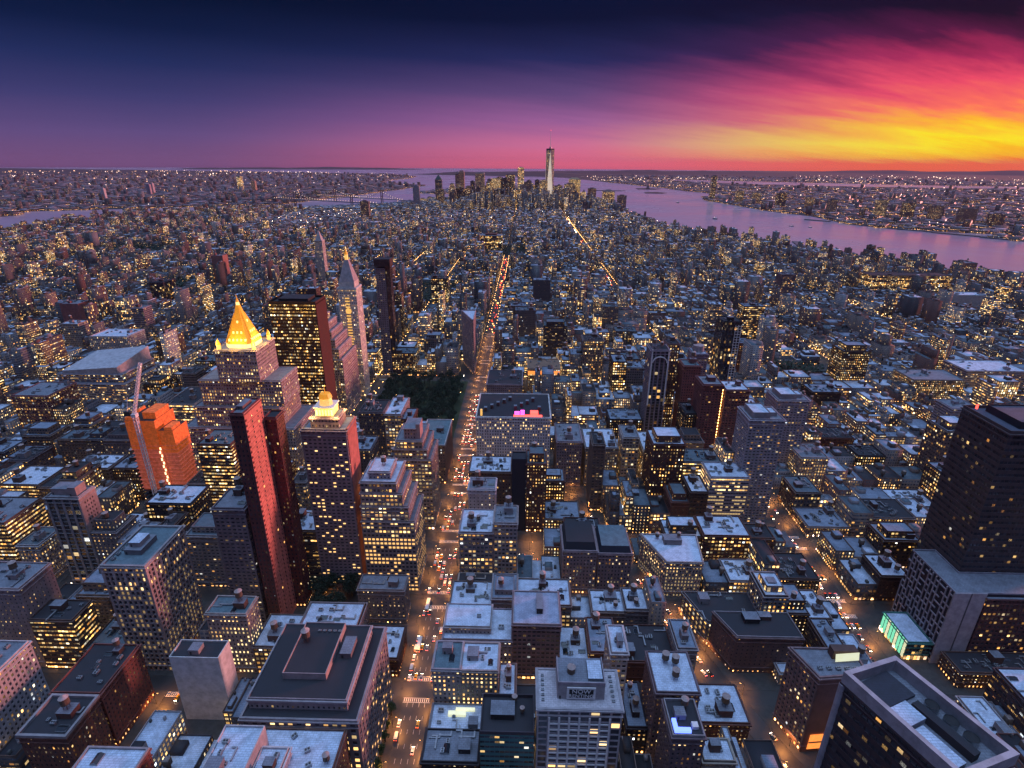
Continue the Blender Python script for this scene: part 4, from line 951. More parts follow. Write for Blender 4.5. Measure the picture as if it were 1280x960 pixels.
# --- netted tower under construction and its crane
b = empty('netted_tower', (0, 0, 0), 'half-built tower wrapped in glowing orange safety net, work lights inside', 'building'); NB[0] += 1
OCC.append((-350, -312, 434, 470))
def rpoly(cx, cy, rx, ry, n=16, k=.16):
    return [(cx + rx * math.copysign(abs(math.cos(a)) ** k, math.cos(a)), cy + ry * math.copysign(abs(math.sin(a)) ** k, math.sin(a))) for a in [2 * math.pi * i / n + .1 for i in range(n)]]
mb = MB(); mb.box(-347, -321, 436, 464, 38, 80, MW['netpink']); mb.obj('lower_net', b)
mb = MB(); mb.box(-348, -322, 435.5, 464, 80.01, 108, MW['orange'], top=MW['black']); mb.box(-334, -322.5, 440, 460, 108.01, 114, MW['orange']); mb.box(-347.6, -346.6, 436, 463, 108.01, 110.5, MW['orange']); mb.box(-346, -335, 436, 437, 108.01, 111, MW['orange']); mb.obj('upper_net', b)
mb = MB(); mb.box(-320.9, -309, 437.5, 458, 34, 76, MW['netpink']); mb.box(-321.4, -308.4, 437, 458.6, 76.01, 98, MW['orange'], top=MW['black']); mb.box(-316, -309, 437.4, 450, 98.01, 101, MW['orange']); mb.obj('hoist_bay', b)
mb = MB()
for k in range(20): mb.box(-348.4, -321.2, 435.1, 464.4, 9 + 3.9 * k, 9.45 + 3.9 * k, MW['steel'] if k < 8 else MW['netpink'], bottom=True); mb.box(-321.2, -308, 436.7, 458.9, 9 + 3.9 * k, 9.45 + 3.9 * k, MW['steel'] if k < 7 else MW['netpink'], bottom=True)
mb.box(-345, -312, 438, 462, 0, 38, MW['black']); mb.obj('floor_slabs', b)
mb = MB()
for k in range(16): mb.box(-323 + (k % 2), -322 + (k % 2), 434.2, 434.8, 26 + 3.6 * k, 28.4 + 3.6 * k, MW['worklight'])
mb.obj('work_light', b)
cr = empty('tower_crane', (-334, 431, 0), 'white tower crane standing against the orange netted tower, jib raised', 'crane')
mb = MB()
def lattice_mast(mb, a, b_, w, seg, th=.3):
    a = Vector(a); b_ = Vector(b_); d = (b_ - a).normalized(); up = Vector((0, 1, 0)) if abs(d.y) < .9 else Vector((1, 0, 0))
    e = d.cross(up).normalized() * w / 2; g = d.cross(e).normalized() * w / 2; L_ = (b_ - a).length; n = int(L_ / seg)
    cs = [e + g, -e + g, -e - g, e - g]
    for c_ in cs: mb.bar(a + c_, b_ + c_, th, MW['cranew'])
    for i in range(n):
        p0 = a + d * L_ * i / n; p1 = a + d * L_ * (i + 1) / n
        for k in range(4): mb.bar(p0 + cs[k], p1 + cs[(k + 1) % 4], th * .7, MW['cranew'])
lattice_mast(mb, (0, 0, 0), (0, 0, 114), 2.6, 3.6, .55); mb.obj('mast', cr)
mb = MB(); mb.box(-2, 2, -2, 2, 114, 117, MW['cranew'], bottom=True); mb.box(-8, -3, -1.5, 1.5, 115, 119, MW['steel'], bottom=True); mb.obj('cab', cr)
mb = MB(); lattice_mast(mb, (0, 0, 117), (9, 10, 160), 1.8, 3.0, .42); mb.obj('jib', cr)
mb = MB(); mb.bar((-6, 0, 118), (-3, 1, 132), .4, MW['cranew']); mb.bar((-3, 1, 132), (8, 10, 157), .2, MW['steel']); mb.obj('stay', cr)

# ------------------------------------------------------------------ filler city: every lot of the street lattice
LOTPARKS = [(-208, -84, 598, 818), (-290, -172, 1320, 1555), (-150, 10, 2085, 2300), (-1640, -1320, 2000, 2230), (-1000, -880, 1410, 1560), (-555, -490, 985, 1060),
            (0, 19, 384, 417), (-172, -120, 318, 352), (410, 492, 850, 905), (-92, -81, 150, 196)]
fwd = Vector((-math.sin(ya), math.cos(ya) * math.cos(p) * 1.0, 0))
def project(X, Y, Z):
    a = X * math.cos(ya) + Y * math.sin(ya); b_ = -X * math.sin(ya) + Y * math.cos(ya); c = Z - 320
    d = b_ * math.cos(p) - c * math.sin(p); dn = -(b_ * math.sin(p) + c * math.cos(p))
    d = np.maximum(d, 1.); return a / d * 700, dn / d * 700, d
WC = [((.26, .11, .09), 'red brick', 20), ((.20, .12, .10), 'brown brick', 22), ((.36, .26, .23), 'tan', 17), ((.27, .23, .26), 'grey', 16), ((.42, .34, .34), 'pinkish', 10), ((.50, .44, .46), 'pale stone', 8), ((.66, .62, .66), 'white', 4), ((.08, .06, .07), 'dark', 8)]
RCs = [((.62, .72, .88), 'pale blue', 36), ((.26, .32, .42), 'slate', 25), ((.035, .035, .045), 'black', 24), ((.12, .17, .21), 'teal-grey', 13)]
def pick(l): return rnd.choices(l, [q[-1] for q in l])[0]
def height(X, Y):
    r = rnd.random(); g = rnd.gauss(0, 1)
    if Y > 4000:
        core = math.exp(-((X - 50) / 620) ** 2)
        return max(14, 24 + core * (30 + 38 * abs(g)) + (40 * core if r < .15 else 0))
    if Y > 2650: return max(11, 24 + 10 * g) if X > -900 else (rnd.uniform(38, 60) if (r < .16 and X < -1500) else max(10, 17 + 3 * g))
    if Y > 1500:
        if X < -1700 and r < .25: return rnd.uniform(30, 48)
        return rnd.uniform(32, 66) if r < .12 else max(9, 19 + 8 * g)
    if Y < 274: return max(12, 24 + 8 * g)
    if X > 540: return rnd.uniform(38, 62) if r < .06 else max(9, 16 + 4 * g)
    if X > 263: return rnd.uniform(45, 85) if (r < .12 and Y > 450) else max(10, 20 + 6 * g)
    if X > -50: return rnd.uniform(50, 78) if (r < .18 and Y > 420) else max(14, (32 if Y > 430 else 24) + 9 * g)
    if X > -520: return rnd.uniform(60, 95) if (r < .12 and Y > 400) else max(16, (38 if Y > 350 else 26) + 12 * g)
    return rnd.uniform(45, 85) if r < .07 else max(12, 22 + 8 * g)
rows = []
stY = sorted(Y for Y in STREETS.values() if 30 < Y < 5900) 
extra = [stY[-1] + 80.5 * k for k in range(1, 40)]; stY += [q for q in extra if q < 5700]
avx = sorted(AVES)
avx = [(x, w) for x, w in avx]
for i in range(len(avx) - 1):
    xa, wa_ = avx[i]; xb, wb_ = avx[i + 1]
    for j in range(len(stY) - 1):
        y0, y1 = stY[j] + 9, stY[j + 1] - 9
        ym = (y0 + y1) / 2
        mx_, my_, md_ = project(np.array([xa, xb]), np.array([ym, ym]), np.array([20., 20.]))
        if md_.max() < 60 or mx_.min() > 760 or mx_.max() < -760: continue
        for half in (0, 1):
            ya0, ya1 = (y0, ym - rnd.uniform(0, 3)) if half == 0 else (ym + rnd.uniform(0, 4), y1)
            x = xa + (wa_ if ym < 2080 or xa == 248 else 5 + rnd.uniform(0, 12))
            X1 = xb - (wb_ if ym < 2080 or xb == 248 else 5); n = 0
            while x < X1 - 5:
                big = Y_far = ym > 1500
                w = rnd.choice([8, 8, 12, 16, 16, 24, 30]) if (xa > 500 or xa < -520 or ym > 1500) else rnd.choice([12, 16, 18, 24, 30, 38])
                if rnd.random() < .5 and ym > 900: w *= .8
                w = min(w, X1 - x)
                if X1 - (x + w) < 6: w = X1 - x
                X0_, X1_ = x, x + w; x += w; n += 1
                if rnd.random() < .05: ya_b = ya1
                dd = rnd.uniform(0, 7) if rnd.random() < .5 else 0
                a0, a1 = (ya0, ya1 - dd) if half == 0 else (ya0 + dd, ya1)
                if any(X0_ < o[1] + .3 and X1_ > o[0] - .3 and a0 < o[3] + .3 and a1 > o[2] - .3 for o in OCC if abs(o[2] - a0) < 130):
                    # try to keep the part of the lot the neighbour leaves free
                    free = [(X0_, X1_)]
                    for o in OCC:
                        if a0 < o[3] + .3 and a1 > o[2] - .3:
                            free = [q for f0, f1 in free for q in ((f0, min(f1, o[0] - .4)), (max(f0, o[1] + .4), f1)) if q[1] - q[0] > 6]
                    if not free: continue
                    X0_, X1_ = max(free, key=lambda q: q[1] - q[0])
                if any(X0_ < o[1] and X1_ > o[0] and a0 < o[3] and a1 > o[2] for o in LOTPARKS): continue
                if a0 < 1450:
                    bl, br = min(bway(a0), bway(a1)) - 7.5, max(bway(a0), bway(a1)) + 7.5
                    if X0_ < br and X1_ > bl:
                        if bl - X0_ > X1_ - br: X1_ = bl
                        else: X0_ = br
                        if X1_ - X0_ < 6: continue
                if not inpoly(np.array([X0_, X1_, X0_, X1_]), np.array([a0, a0, a1, a1]), MAN).all(): continue
                if ym > 4200 and rnd.random() < .25: continue
                z = height((X0_ + X1_) / 2, ym)
                if X1_ - X0_ > 26 and z > 40 and xa > -60 and ym < 900: z *= .8
                if ym < 180: z = min(z, 22)
                if -206 < X0_ < -140 and 190 < ym < 256: z = min(z, 17)
                if -50 < X0_ < 170 and 215 < ym < 420: z = min(z, 34)
                if -232 < X0_ < -80 and ym < 354: z = min(z, 36)
                if -700 < X0_ < -365 and 300 < ym < 700: z = min(z, 46)
                if 248 < X0_ < 400 and ym < 560: z = min(z, 30)
                if -81 > X1_ > -240 and 676 < ym < 900: z = min(z, 60)
                side = 'past' 
                rows.append([X0_ + .1, X1_ - .1, a0, a1, z, i, j, half, n])
rows = [r for r in rows if r[1] - r[0] > 4]
A = np.array([r[:5] for r in rows])
cxs, cys = (A[:, 0] + A[:, 1]) / 2, (A[:, 2] + A[:, 3]) / 2
ux, uy, ud = project(cxs, A[:, 2], A[:, 4]); _, uy0, _ = project(cxs, A[:, 2], np.zeros(len(A)))
wpx = (A[:, 1] - A[:, 0]) / ud * 700
inframe = (np.abs(ux) < 660) & (uy < 500)
# rough visibility: tall parts show; low lots behind tall neighbours hide
score = wpx * (np.minimum(uy0, 480) - uy + 8) * inframe
for k, r in enumerate(rows):
    if not inframe[k]: continue
order = np.argsort(-score)
N_IND = max(0, 262 - NB[0])
ind = set(order[:N_IND].tolist())
ORD = 'first second third fourth fifth sixth seventh eighth ninth tenth eleventh twelfth thirteenth fourteenth fifteenth sixteenth seventeenth eighteenth nineteenth twentieth'.split()
AVN = {-365: 'second eastern avenue', -220: 'red-tower avenue', -65: 'car-filled avenue', 248: 'sunset-side avenue', 522: 'outer sunset avenue'}
FACLIST = []; used = set()
def massrow(r, wc, rc, st_, lit): FACLIST.append((r[0], r[1], r[2], r[3], r[4], wc, rc, st_, lit))
stmass = ['masonry', 'masonry', 'loft', 'loft', 'punched', 'ribbon', 'ribbon', 'balcony', 'lattice', 'pier']
labn = {}
for k, r in enumerate(rows):
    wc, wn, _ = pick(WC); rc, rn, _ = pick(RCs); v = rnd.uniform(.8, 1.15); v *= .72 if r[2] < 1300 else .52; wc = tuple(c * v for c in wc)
    z = r[4]; st_ = rnd.choice(stmass if z > 22 else ['masonry', 'punched', 'masonry', 'loft'])
    lit = max(.05, rnd.gauss(.36, .24)) if r[2] < 900 else max(.02, rnd.gauss(.17, .13))
    if st_ == 'balcony': lit = .12
    if rnd.random() < (.16 if r[2] < 900 else .08): lit = 1.1
    if k not in ind: massrow(r, wc, rc, st_, lit); continue
    ax = avx[r[5]][0]; row = r[6] * 2 + r[7]
    fl = max(2, round(z / 3.7))
    size = 'low' if z < 20 else 'mid-rise' if z < 45 else 'tall'
    w = r[1] - r[0]; wd = 'narrow' if w < 13 else 'broad' if w > 25 else 'square'
    kind = 'loft building' if st_ == 'loft' else 'house' if z < 14 else 'building'
    avn = AVN.get(ax, 'outermost eastern avenue' if ax < 0 else 'farthest sunset avenue')
    rn_ = ORD[row // 2] if row // 2 < 20 else 'distant'
    lab = f"{size} {wd} {wn} {kind}, {rn} roof, {'near' if r[7] == 0 else 'far'} half, {rn_} block, {avn}"
    lab = ' '.join(lab.split())
    c_ = labn.get((lab), 0); labn[lab] = c_ + 1
    if c_: lab = lab.replace(f'{kind},', f'{kind} ({fl} storeys),') if c_ == 1 else lab + f', {ORD[min(19, r[8] - 1)]} lot'
    near = r[2] < 800
    cx_, cy_ = (r[0] + r[1]) / 2, (r[2] + r[3]) / 2
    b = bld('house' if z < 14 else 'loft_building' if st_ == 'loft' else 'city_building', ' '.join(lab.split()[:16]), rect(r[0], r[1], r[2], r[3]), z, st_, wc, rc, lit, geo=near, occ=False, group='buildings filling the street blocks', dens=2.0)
    if rnd.random() < .3 and w > 14 and z > 26:
        h2 = rnd.uniform(3.5, 8); tier(b, rect(r[0] + w * .12, r[1] - w * .12, r[2] + 4, r[3] - 6), z, z + h2, st_, wc, lit, rc, 'setback_storeys', geo=False)

# numpy mass of boxes
def boxes_obj(name, recs, kind='stuff', label=None, cat=None, fac=True, ang=None, m=None):
    """recs: x0,x1,y0,y1,z0,z1, col(3), roof(3), prm(4) , bay, floor"""
    n = len(recs)
    if n == 0: return
    r = np.array(recs, dtype=np.float64)
    x0, x1, y0, y1, z0, z1 = r[:, 0], r[:, 1], r[:, 2], r[:, 3], r[:, 4], r[:, 5]
    col = r[:, 6:9]; roof = r[:, 9:12]; prm = r[:, 12:16]; bay = r[:, 16]; fl = r[:, 17]
    V = np.zeros((n, 8, 3)); xs = np.stack([x0, x1, x1, x0], 1); ys = np.stack([y0, y0, y1, y1], 1)
    if ang is not None:
        cx, cy = (x0 + x1) / 2, (y0 + y1) / 2; dx = xs - cx[:, None]; dy = ys - cy[:, None]; ca_, sa_ = np.cos(ang)[:, None], np.sin(ang)[:, None]
        xs = cx[:, None] + dx * ca_ - dy * sa_; ys = cy[:, None] + dx * sa_ + dy * ca_
    V[:, :4, 0] = xs; V[:, :4, 1] = ys; V[:, :4, 2] = z0[:, None]; V[:, 4:, 0] = xs; V[:, 4:, 1] = ys; V[:, 4:, 2] = z1[:, None]
    F = np.array([[0, 1, 5, 4], [1, 2, 6, 5], [2, 3, 7, 6], [3, 0, 4, 7], [4, 5, 6, 7]])
    idx = (np.arange(n)[:, None, None] * 8 + F[None]).reshape(-1)
    me = bpy.data.meshes.new(name); me.vertices.add(n * 8); me.vertices.foreach_set('co', V.astype(np.float32).ravel())
    me.loops.add(n * 20); me.loops.foreach_set('vertex_index', idx.astype(np.int32))
    me.polygons.add(n * 5); me.polygons.foreach_set('loop_start', (np.arange(n * 5) * 4).astype(np.int32))
    if m is None:
        me.polygons.foreach_set('material_index', np.tile([0, 0, 0, 0, 1], n).astype(np.int32)); me.materials.append(FAC); me.materials.append(ROOF)
    else: me.materials.append(m)
    if m is None or m in (WALL, ROOF):
        UV = np.zeros((n, 5, 4, 2)); w = np.stack([x1 - x0, y1 - y0, x1 - x0, y1 - y0], 1)
        nb = np.maximum(1, np.round(w / bay[:, None])); nf = np.maximum(1, np.round((z1 - z0) / fl)); vb = np.round(z0 / fl)
        u0 = npr.integers(0, 900, (n, 4))
        for k in range(4):
            UV[:, k, 0, 0] = u0[:, k]; UV[:, k, 3, 0] = u0[:, k]; UV[:, k, 1, 0] = u0[:, k] + nb[:, k]; UV[:, k, 2, 0] = u0[:, k] + nb[:, k]
            UV[:, k, 0, 1] = vb; UV[:, k, 1, 1] = vb; UV[:, k, 2, 1] = vb + nf; UV[:, k, 3, 1] = vb + nf
        u = me.uv_layers.new(name='UVMap'); u.data.foreach_set('uv', UV.astype(np.float32).ravel())
        c = np.ones((n, 5, 4, 4)); c[:, :4, :, :3] = col[:, None, None]; c[:, 4, :, :3] = roof[:, None]
        a = me.attributes.new('bcol', 'FLOAT_COLOR', 'CORNER'); a.data.foreach_set('color', c.astype(np.float32).ravel())
        a = me.attributes.new('bprm', 'FLOAT_COLOR', 'CORNER'); a.data.foreach_set('color', np.broadcast_to(prm[:, None, None], (n, 5, 4, 4)).astype(np.float32).ravel())
    me.update(calc_edges=True)
    o = bpy.data.objects.new(name, me); C.objects.link(o); o['kind'] = kind
    if label: o['label'] = label; o['category'] = cat
    return o
recs = []
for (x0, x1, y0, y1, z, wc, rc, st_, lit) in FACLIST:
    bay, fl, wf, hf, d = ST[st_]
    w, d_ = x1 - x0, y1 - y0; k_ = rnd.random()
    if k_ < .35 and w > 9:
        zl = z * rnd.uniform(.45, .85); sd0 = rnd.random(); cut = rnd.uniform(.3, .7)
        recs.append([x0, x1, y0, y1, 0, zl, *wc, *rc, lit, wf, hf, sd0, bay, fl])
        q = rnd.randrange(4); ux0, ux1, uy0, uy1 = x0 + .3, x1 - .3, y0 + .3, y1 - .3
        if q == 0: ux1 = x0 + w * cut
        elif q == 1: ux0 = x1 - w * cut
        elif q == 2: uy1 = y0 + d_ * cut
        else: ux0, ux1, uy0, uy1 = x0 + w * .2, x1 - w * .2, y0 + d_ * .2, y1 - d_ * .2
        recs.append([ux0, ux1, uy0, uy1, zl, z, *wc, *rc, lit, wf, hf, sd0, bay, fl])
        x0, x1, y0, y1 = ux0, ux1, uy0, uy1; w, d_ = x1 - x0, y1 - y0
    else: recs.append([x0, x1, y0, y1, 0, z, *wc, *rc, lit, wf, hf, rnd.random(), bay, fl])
    if y0 < 3200:
        # bulkhead, tank, parapet rim read from above
        bw_, bd = min(w * .4, 7), min(d_ * .4, 7); bx = rnd.uniform(x0 + .5, x1 - bw_ - .5); by = rnd.uniform(y0 + .5, y1 - bd - .5); h = rnd.uniform(2.5, 5)
        c2 = rnd.choice([wc, (.4, .36, .38), (.1, .08, .08)])
        recs.append([bx, bx + bw_, by, by + bd, z, z + h, *c2, *rnd.choice(RCs)[0], 0, 0, 0, 0, 3, 3])
        if y0 < 2000:
            for _ in range(rnd.choice([0, 1, 2, 3])):
                ax_, ay_ = rnd.uniform(x0 + 1, x1 - 2), rnd.uniform(y0 + 1, y1 - 2); s_ = rnd.uniform(.8, 2); c3 = rnd.choice([(.5, .5, .55), (.1, .1, .1), (.3, .25, .25)])
                recs.append([ax_, ax_ + s_, ay_, ay_ + s_ * 1.3, z, z + rnd.uniform(1, 2.6), *c3, *c3, 0, 0, 0, 0, 3, 3])
            pw = .4; pc = tuple(min(1, c * 1.2) for c in wc)
            for q in ((x0, x1, y0, y0 + pw), (x0, x1, y1 - pw, y1), (x0, x0 + pw, y0 + pw, y1 - pw), (x1 - pw, x1, y0 + pw, y1 - pw)):
                recs.append([*q, z, z + .9, *pc, *pc, 0, 0, 0, 0, 3, 3])
    if y0 < 1300 and rnd.random() < .35 and w > 7:
        tx, ty = rnd.uniform(x0 + 2, x1 - 5), rnd.uniform(y0 + 2, y1 - 5)
        recs.append([tx, tx + 3.2, ty, ty + 3.2, z + 3, z + 7.4, .14, .10, .08, .35, .28, .26, 0, 0, 0, 0, 3, 3]); recs.append([tx + .8, tx + 2.4, ty + .8, ty + 2.4, z, z + 3, .05, .05, .05, .1, .1, .1, 0, 0, 0, 0, 3, 3])
boxes_obj('city_blocks', recs, label='mass of small distant city buildings filling the island beyond the nearer blocks', cat='buildings')
print('fill', len(rows), 'ind', len(ind), 'recs', len(recs))

# ------------------------------------------------------------------ downtown cluster and other far towers
def tower(x, y, w, d, z, st, col, lit, label, top=None, name='skyscraper', group='towers of the far downtown cluster', setb=0, crown=None):
    root = empty(name, (x, y, 0), label, 'skyscraper', group); lit = min(1., lit * 1.3)
    mb = MB(); P_ = rect(-w / 2, w / 2, -d / 2, d / 2)
    z1 = z * (1 - .13 * setb); walls(mb, P_, 0, z1, st, col, lit, False, cap=True); mb.obj('wall', root)
    f_ = 1
    for k in range(setb):
        f_ *= .74; mb = MB(); walls(mb, rect(-w / 2 * f_, w / 2 * f_, -d / 2 * f_, d / 2 * f_), z1, z1 + z * .13, st, col, lit, False, cap=True); mb.obj('upper_storeys', root); z1 += z * .13
    if top:
        mb = MB(); mb.prism(rect(-w / 2 * f_, w / 2 * f_, -d / 2 * f_, d / 2 * f_), z1, z1 + top[0], top[1], top[2], taper=(0, 0, top[3])); mb.obj('crown', root)
    else:
        mb = MB(); mb.box(-w / 4 * f_, w / 4 * f_, -d / 4 * f_, d / 4 * f_, z1, z1 + 5, WALL, col); mb.obj('machine_room', root)
    OCC.append((x - w / 2, x + w / 2, y - d / 2, y + d / 2)); return root
# the tallest: tapering, chamfered glass tower
root = empty('chamfered_tower', (182, 4564, 0), 'tallest tower of downtown, tapering glass faces and a thin spire', 'skyscraper')
mb = MB(); s_ = 30; base = [(-s_, -s_), (s_, -s_), (s_, s_), (-s_, s_)]; topq = [(0, -s_), (s_, 0), (0, s_), (-s_, 0)]
mb.prism(base, 0, 56, FAC, (.5, .5, .55), prm=(.4, .9, .5, .3), cap=False)
for k in range(4):
    j = (k + 1) % 4; bright = (.9, .8, .75)
    mb.poly([(*base[k], 56), (*base[j], 56), (*topq[k], 405)], MW['floodglass'], (.80, .74, .74), (.75, .5, .45, .1 * k + .1), [(0, 0), (18, 0), (9, 90)])
    mb.poly([(*base[j], 56), (*topq[j], 405), (*topq[k], 405)], FAC, (.30, .27, .32), (.30, .6, .5, .1 * k + .5), [(9, 0), (18, 90), (0, 90)])
mb.poly([(*q, 405) for q in topq], ROOF, RG); mb.obj('glass_shaft', root)
mb = MB(); mb.prism(topq, 405, 417, WALL, (.12, .1, .12)); mb.obj('crown', root)
mb = MB(); mb.cyl(0, 0, 417, 428, 9, 9, MW['metal'], 14); mb.cyl(0, 0, 428, 541, 2.2, .6, MW['cranew'], 8); mb.cyl(0, 0, 541, 545, 1.5, 1.5, MW['redlight'], 6); mb.obj('spire', root)
for k in (0, 3):
    mb = MB(); mb.bar((*base[k if k else 1], 56), (*topq[k], 405), 2.2, MW['white']); mb.obj('lit_edge', root)  # plain white bars stand in for floodlit edges
DT = [(-797, 4300, 46, 30, 158, 'balcony', (.50, .48, .60), .08, 'blue-grey flat-topped slab at the left end of the downtown cluster'),
      (-690, 4700, 52, 40, 190, 'masonry', (.12, .12, .16), .15, 'dark tower with peaked green roof near the left of downtown', (34, WALL, (.12, .2, .18), .1)),
      (-620, 5000, 60, 50, 150, 'loft', (.5, .4, .4), .4, 'stout stepped tan tower low between taller downtown ones', None, 2),
      (-548, 5100, 44, 44, 240, 'balcony', (.60, .30, .26), .12, 'pair-like salmon-lit tall tower, tallest of downtown left', (14, WALL, (.5, .25, .22), .6)),
      (-592, 5160, 36, 36, 226, 'masonry', (.26, .16, .2), .1, 'dark reddish tower close beside the salmon-lit tall one', (20, WALL, (.3, .2, .2), .1)),
      (-500, 4500, 60, 40, 140, 'glass', (.07, .06, .1), .06, 'dark slab in front of the salmon-lit tower'),
      (-388, 5050, 78, 60, 230, 'masonry', (.34, .24, .28), .3, 'wide flat-topped brown tower with pale crown line', (8, WALL, (.6, .5, .5), .95)),
      (-235, 4700, 76, 50, 200, 'ribbon', (.34, .28, .22), .6, 'tower whose upper storeys blaze yellow, left of the black box'),
      (-190, 4300, 84, 60, 134, 'glass', (.035, .03, .055), .03, 'black flat box tower in the middle of downtown'),
      (-126, 4900, 74, 50, 222, 'stripe', (.14, .07, .09), .2, 'dark red broad tower with twin shoulders behind the black box', (8, WALL, (.2, .1, .12), .8)),
      (-38, 4500, 48, 40, 284, 'stripe', (.85, .78, .78), .3, 'slim pale floodlit tower left of the tallest spire tower', None, 0),
      (25, 4620, 40, 40, 190, 'masonry', (.2, .16, .2), .15, 'dim tower in the gap before the tallest spire tower'),
      (135, 4460, 56, 44, 196, 'loft', (.42, .36, .30), .4, 'golden-windowed block directly at the foot of the tallest tower'),
      (236, 4600, 52, 44, 150, 'glass', (.12, .10, .14), .2, 'dark block at the right foot of the tallest tower'),
      (322, 4348, 80, 60, 176, 'loft', (.34, .26, .28), .25, 'brown shoulder block left of the golden domed tower'),
      (360, 4400, 84, 60, 206, 'loft', (.75, .50, .22), .98, 'golden glowing bulky tower with low dome right of the spire tower', (12, WALL, (.7, .5, .3), .5)),
      (500, 4480, 60, 46, 142, 'masonry', (.34, .22, .22), .2, 'brown tower stepping down toward the river from the golden one'),
      (600, 4300, 84, 60, 128, 'loft', (.46, .28, .26), .35, 'reddish block with pitched top near the river shore', (14, WALL, (.3, .2, .2), .3)),
      (680, 4180, 60, 44, 108, 'punched', (.22, .16, .18), .2, 'last dark tower of downtown before the water'),
      (-480, 2610, 66, 22, 44, 'balcony', (.40, .18, .17), .1, 'red brick slab pair far beyond the clock tower'),
      (-880, 3200, 46, 30, 118, 'balcony', (.26, .16, .18), .15, 'brown tower by the orange-lit far avenue'),
      (-132, 2250, 90, 60, 56, 'stripe', (.22, .08, .07), .25, 'dark red cube library block beyond the end of the avenue')]
for q in DT:
    q = list(q) + [None, 0]; tower(*q[:8], q[8], top=q[9], setb=q[10] or 0)
kinds = ['masonry', 'glass', 'ribbon', 'stripe', 'loft']
PL = ['dark', 'reddish', 'mauve', 'grey', 'brown', 'purple', 'dusky', 'rosy', 'tan', 'slate']
for k in range(120):
    x = rnd.gauss(-150, 400); y = rnd.uniform(4250, 5500); z = rnd.uniform(85, 225) * (1 - min(.6, abs(x + 150) / 1300))
    if any(abs(x - (o[0] + o[1]) / 2) < 40 and abs(y - (o[2] + o[3]) / 2) < 40 for o in OCC[-70:]) or x > 640 or x < -950: continue
    if not inpoly([x], [y], MAN)[0]: continue
    tower(x, y, rnd.uniform(30, 55), rnd.uniform(26, 45), z, rnd.choice(kinds), rnd.choice([(.2, .15, .18), (.3, .2, .2), (.36, .3, .34), (.1, .08, .12), (.42, .34, .34)]), rnd.choice([.04, .08, .15, .3]),
          f'one of the unnamed {PL[k % 10]} mid-height towers packed inside the downtown cluster', group='infill towers of downtown')
NJT = [(1754, 5602, 46, 46, 214, 'glass', (.16, .20, .24), .25, 'tall rounded tower alone on the far river shore'), (1850, 5150, 60, 40, 104, 'ribbon', (.2, .2, .2), .5, 'dark lit tower right of the lone tall shore tower'),
       (1940, 5000, 60, 40, 96, 'loft', (.3, .24, .24), .4, 'brown tower second from the lone tall shore tower'), (2060, 4800, 70, 40, 104, 'stripe', (.26, .18, .2), .3, 'broad mauve tower in the middle of the far shore row'),
       (2150, 4500, 50, 40, 88, 'loft', (.4, .25, .25), .4, 'reddish tower of the far shore row'), (2140, 4150, 50, 40, 96, 'balcony', (.25, .2, .24), .3, 'grey-violet tower of the far shore row'),
       (2330, 3900, 60, 46, 108, 'ribbon', (.34, .28, .3), .5, 'lit pale tower at the nearer far-shore group'), (2420, 3760, 60, 46, 100, 'loft', (.2, .16, .18), .4, 'dark broad tower at the nearer far-shore group'),
       (2500, 3620, 60, 50, 92, 'balcony', (.3, .22, .24), .4, 'brown tower at the nearer far-shore group'), (2560, 3440, 80, 50, 90, 'masonry', (.36, .24, .24), .3, 'wide rosy tower near the piers'), (2620, 3300, 60, 50, 70, 'loft', (.3, .2, .2), .3, 'lowest rosy block near the piers'),
       (-3587, 4946, 26, 26, 94, 'blank', (.8, .78, .85), 0, 'white floodlit stack beyond the far left water'), (-3812, 5969, 30, 30, 100, 'blank', (.7, .6, .68), 0, 'pale slender tower far left under the horizon'),
       (-3740, 5800, 36, 26, 96, 'blank', (.6, .5, .6), 0, 'second pale tower just beside the slender far left one'), (-3300, 6800, 50, 50, 150, 'stripe', (.5, .45, .35), .8, 'lit clock-topped tower beyond the river under the horizon'), (-3050, 6600, 44, 44, 110, 'masonry', (.5, .3, .3), .5, 'reddish lit tower beyond the river')]
for q in NJT:
    q = list(q); q[7] *= .45; tower(*q, group='towers across the water')
for k in range(12): 
    x = -2330 + 38 * k * (1 if k < 9 else 1.1); y = 3000 + (k * 71) % 230
    tower(x, y, 30, 17, rnd.uniform(42, 56), 'punched', (.46, .26, .24), .1, 'one of the salmon brick housing slabs near the far left water', group='salmon housing slabs', name='housing_slab')

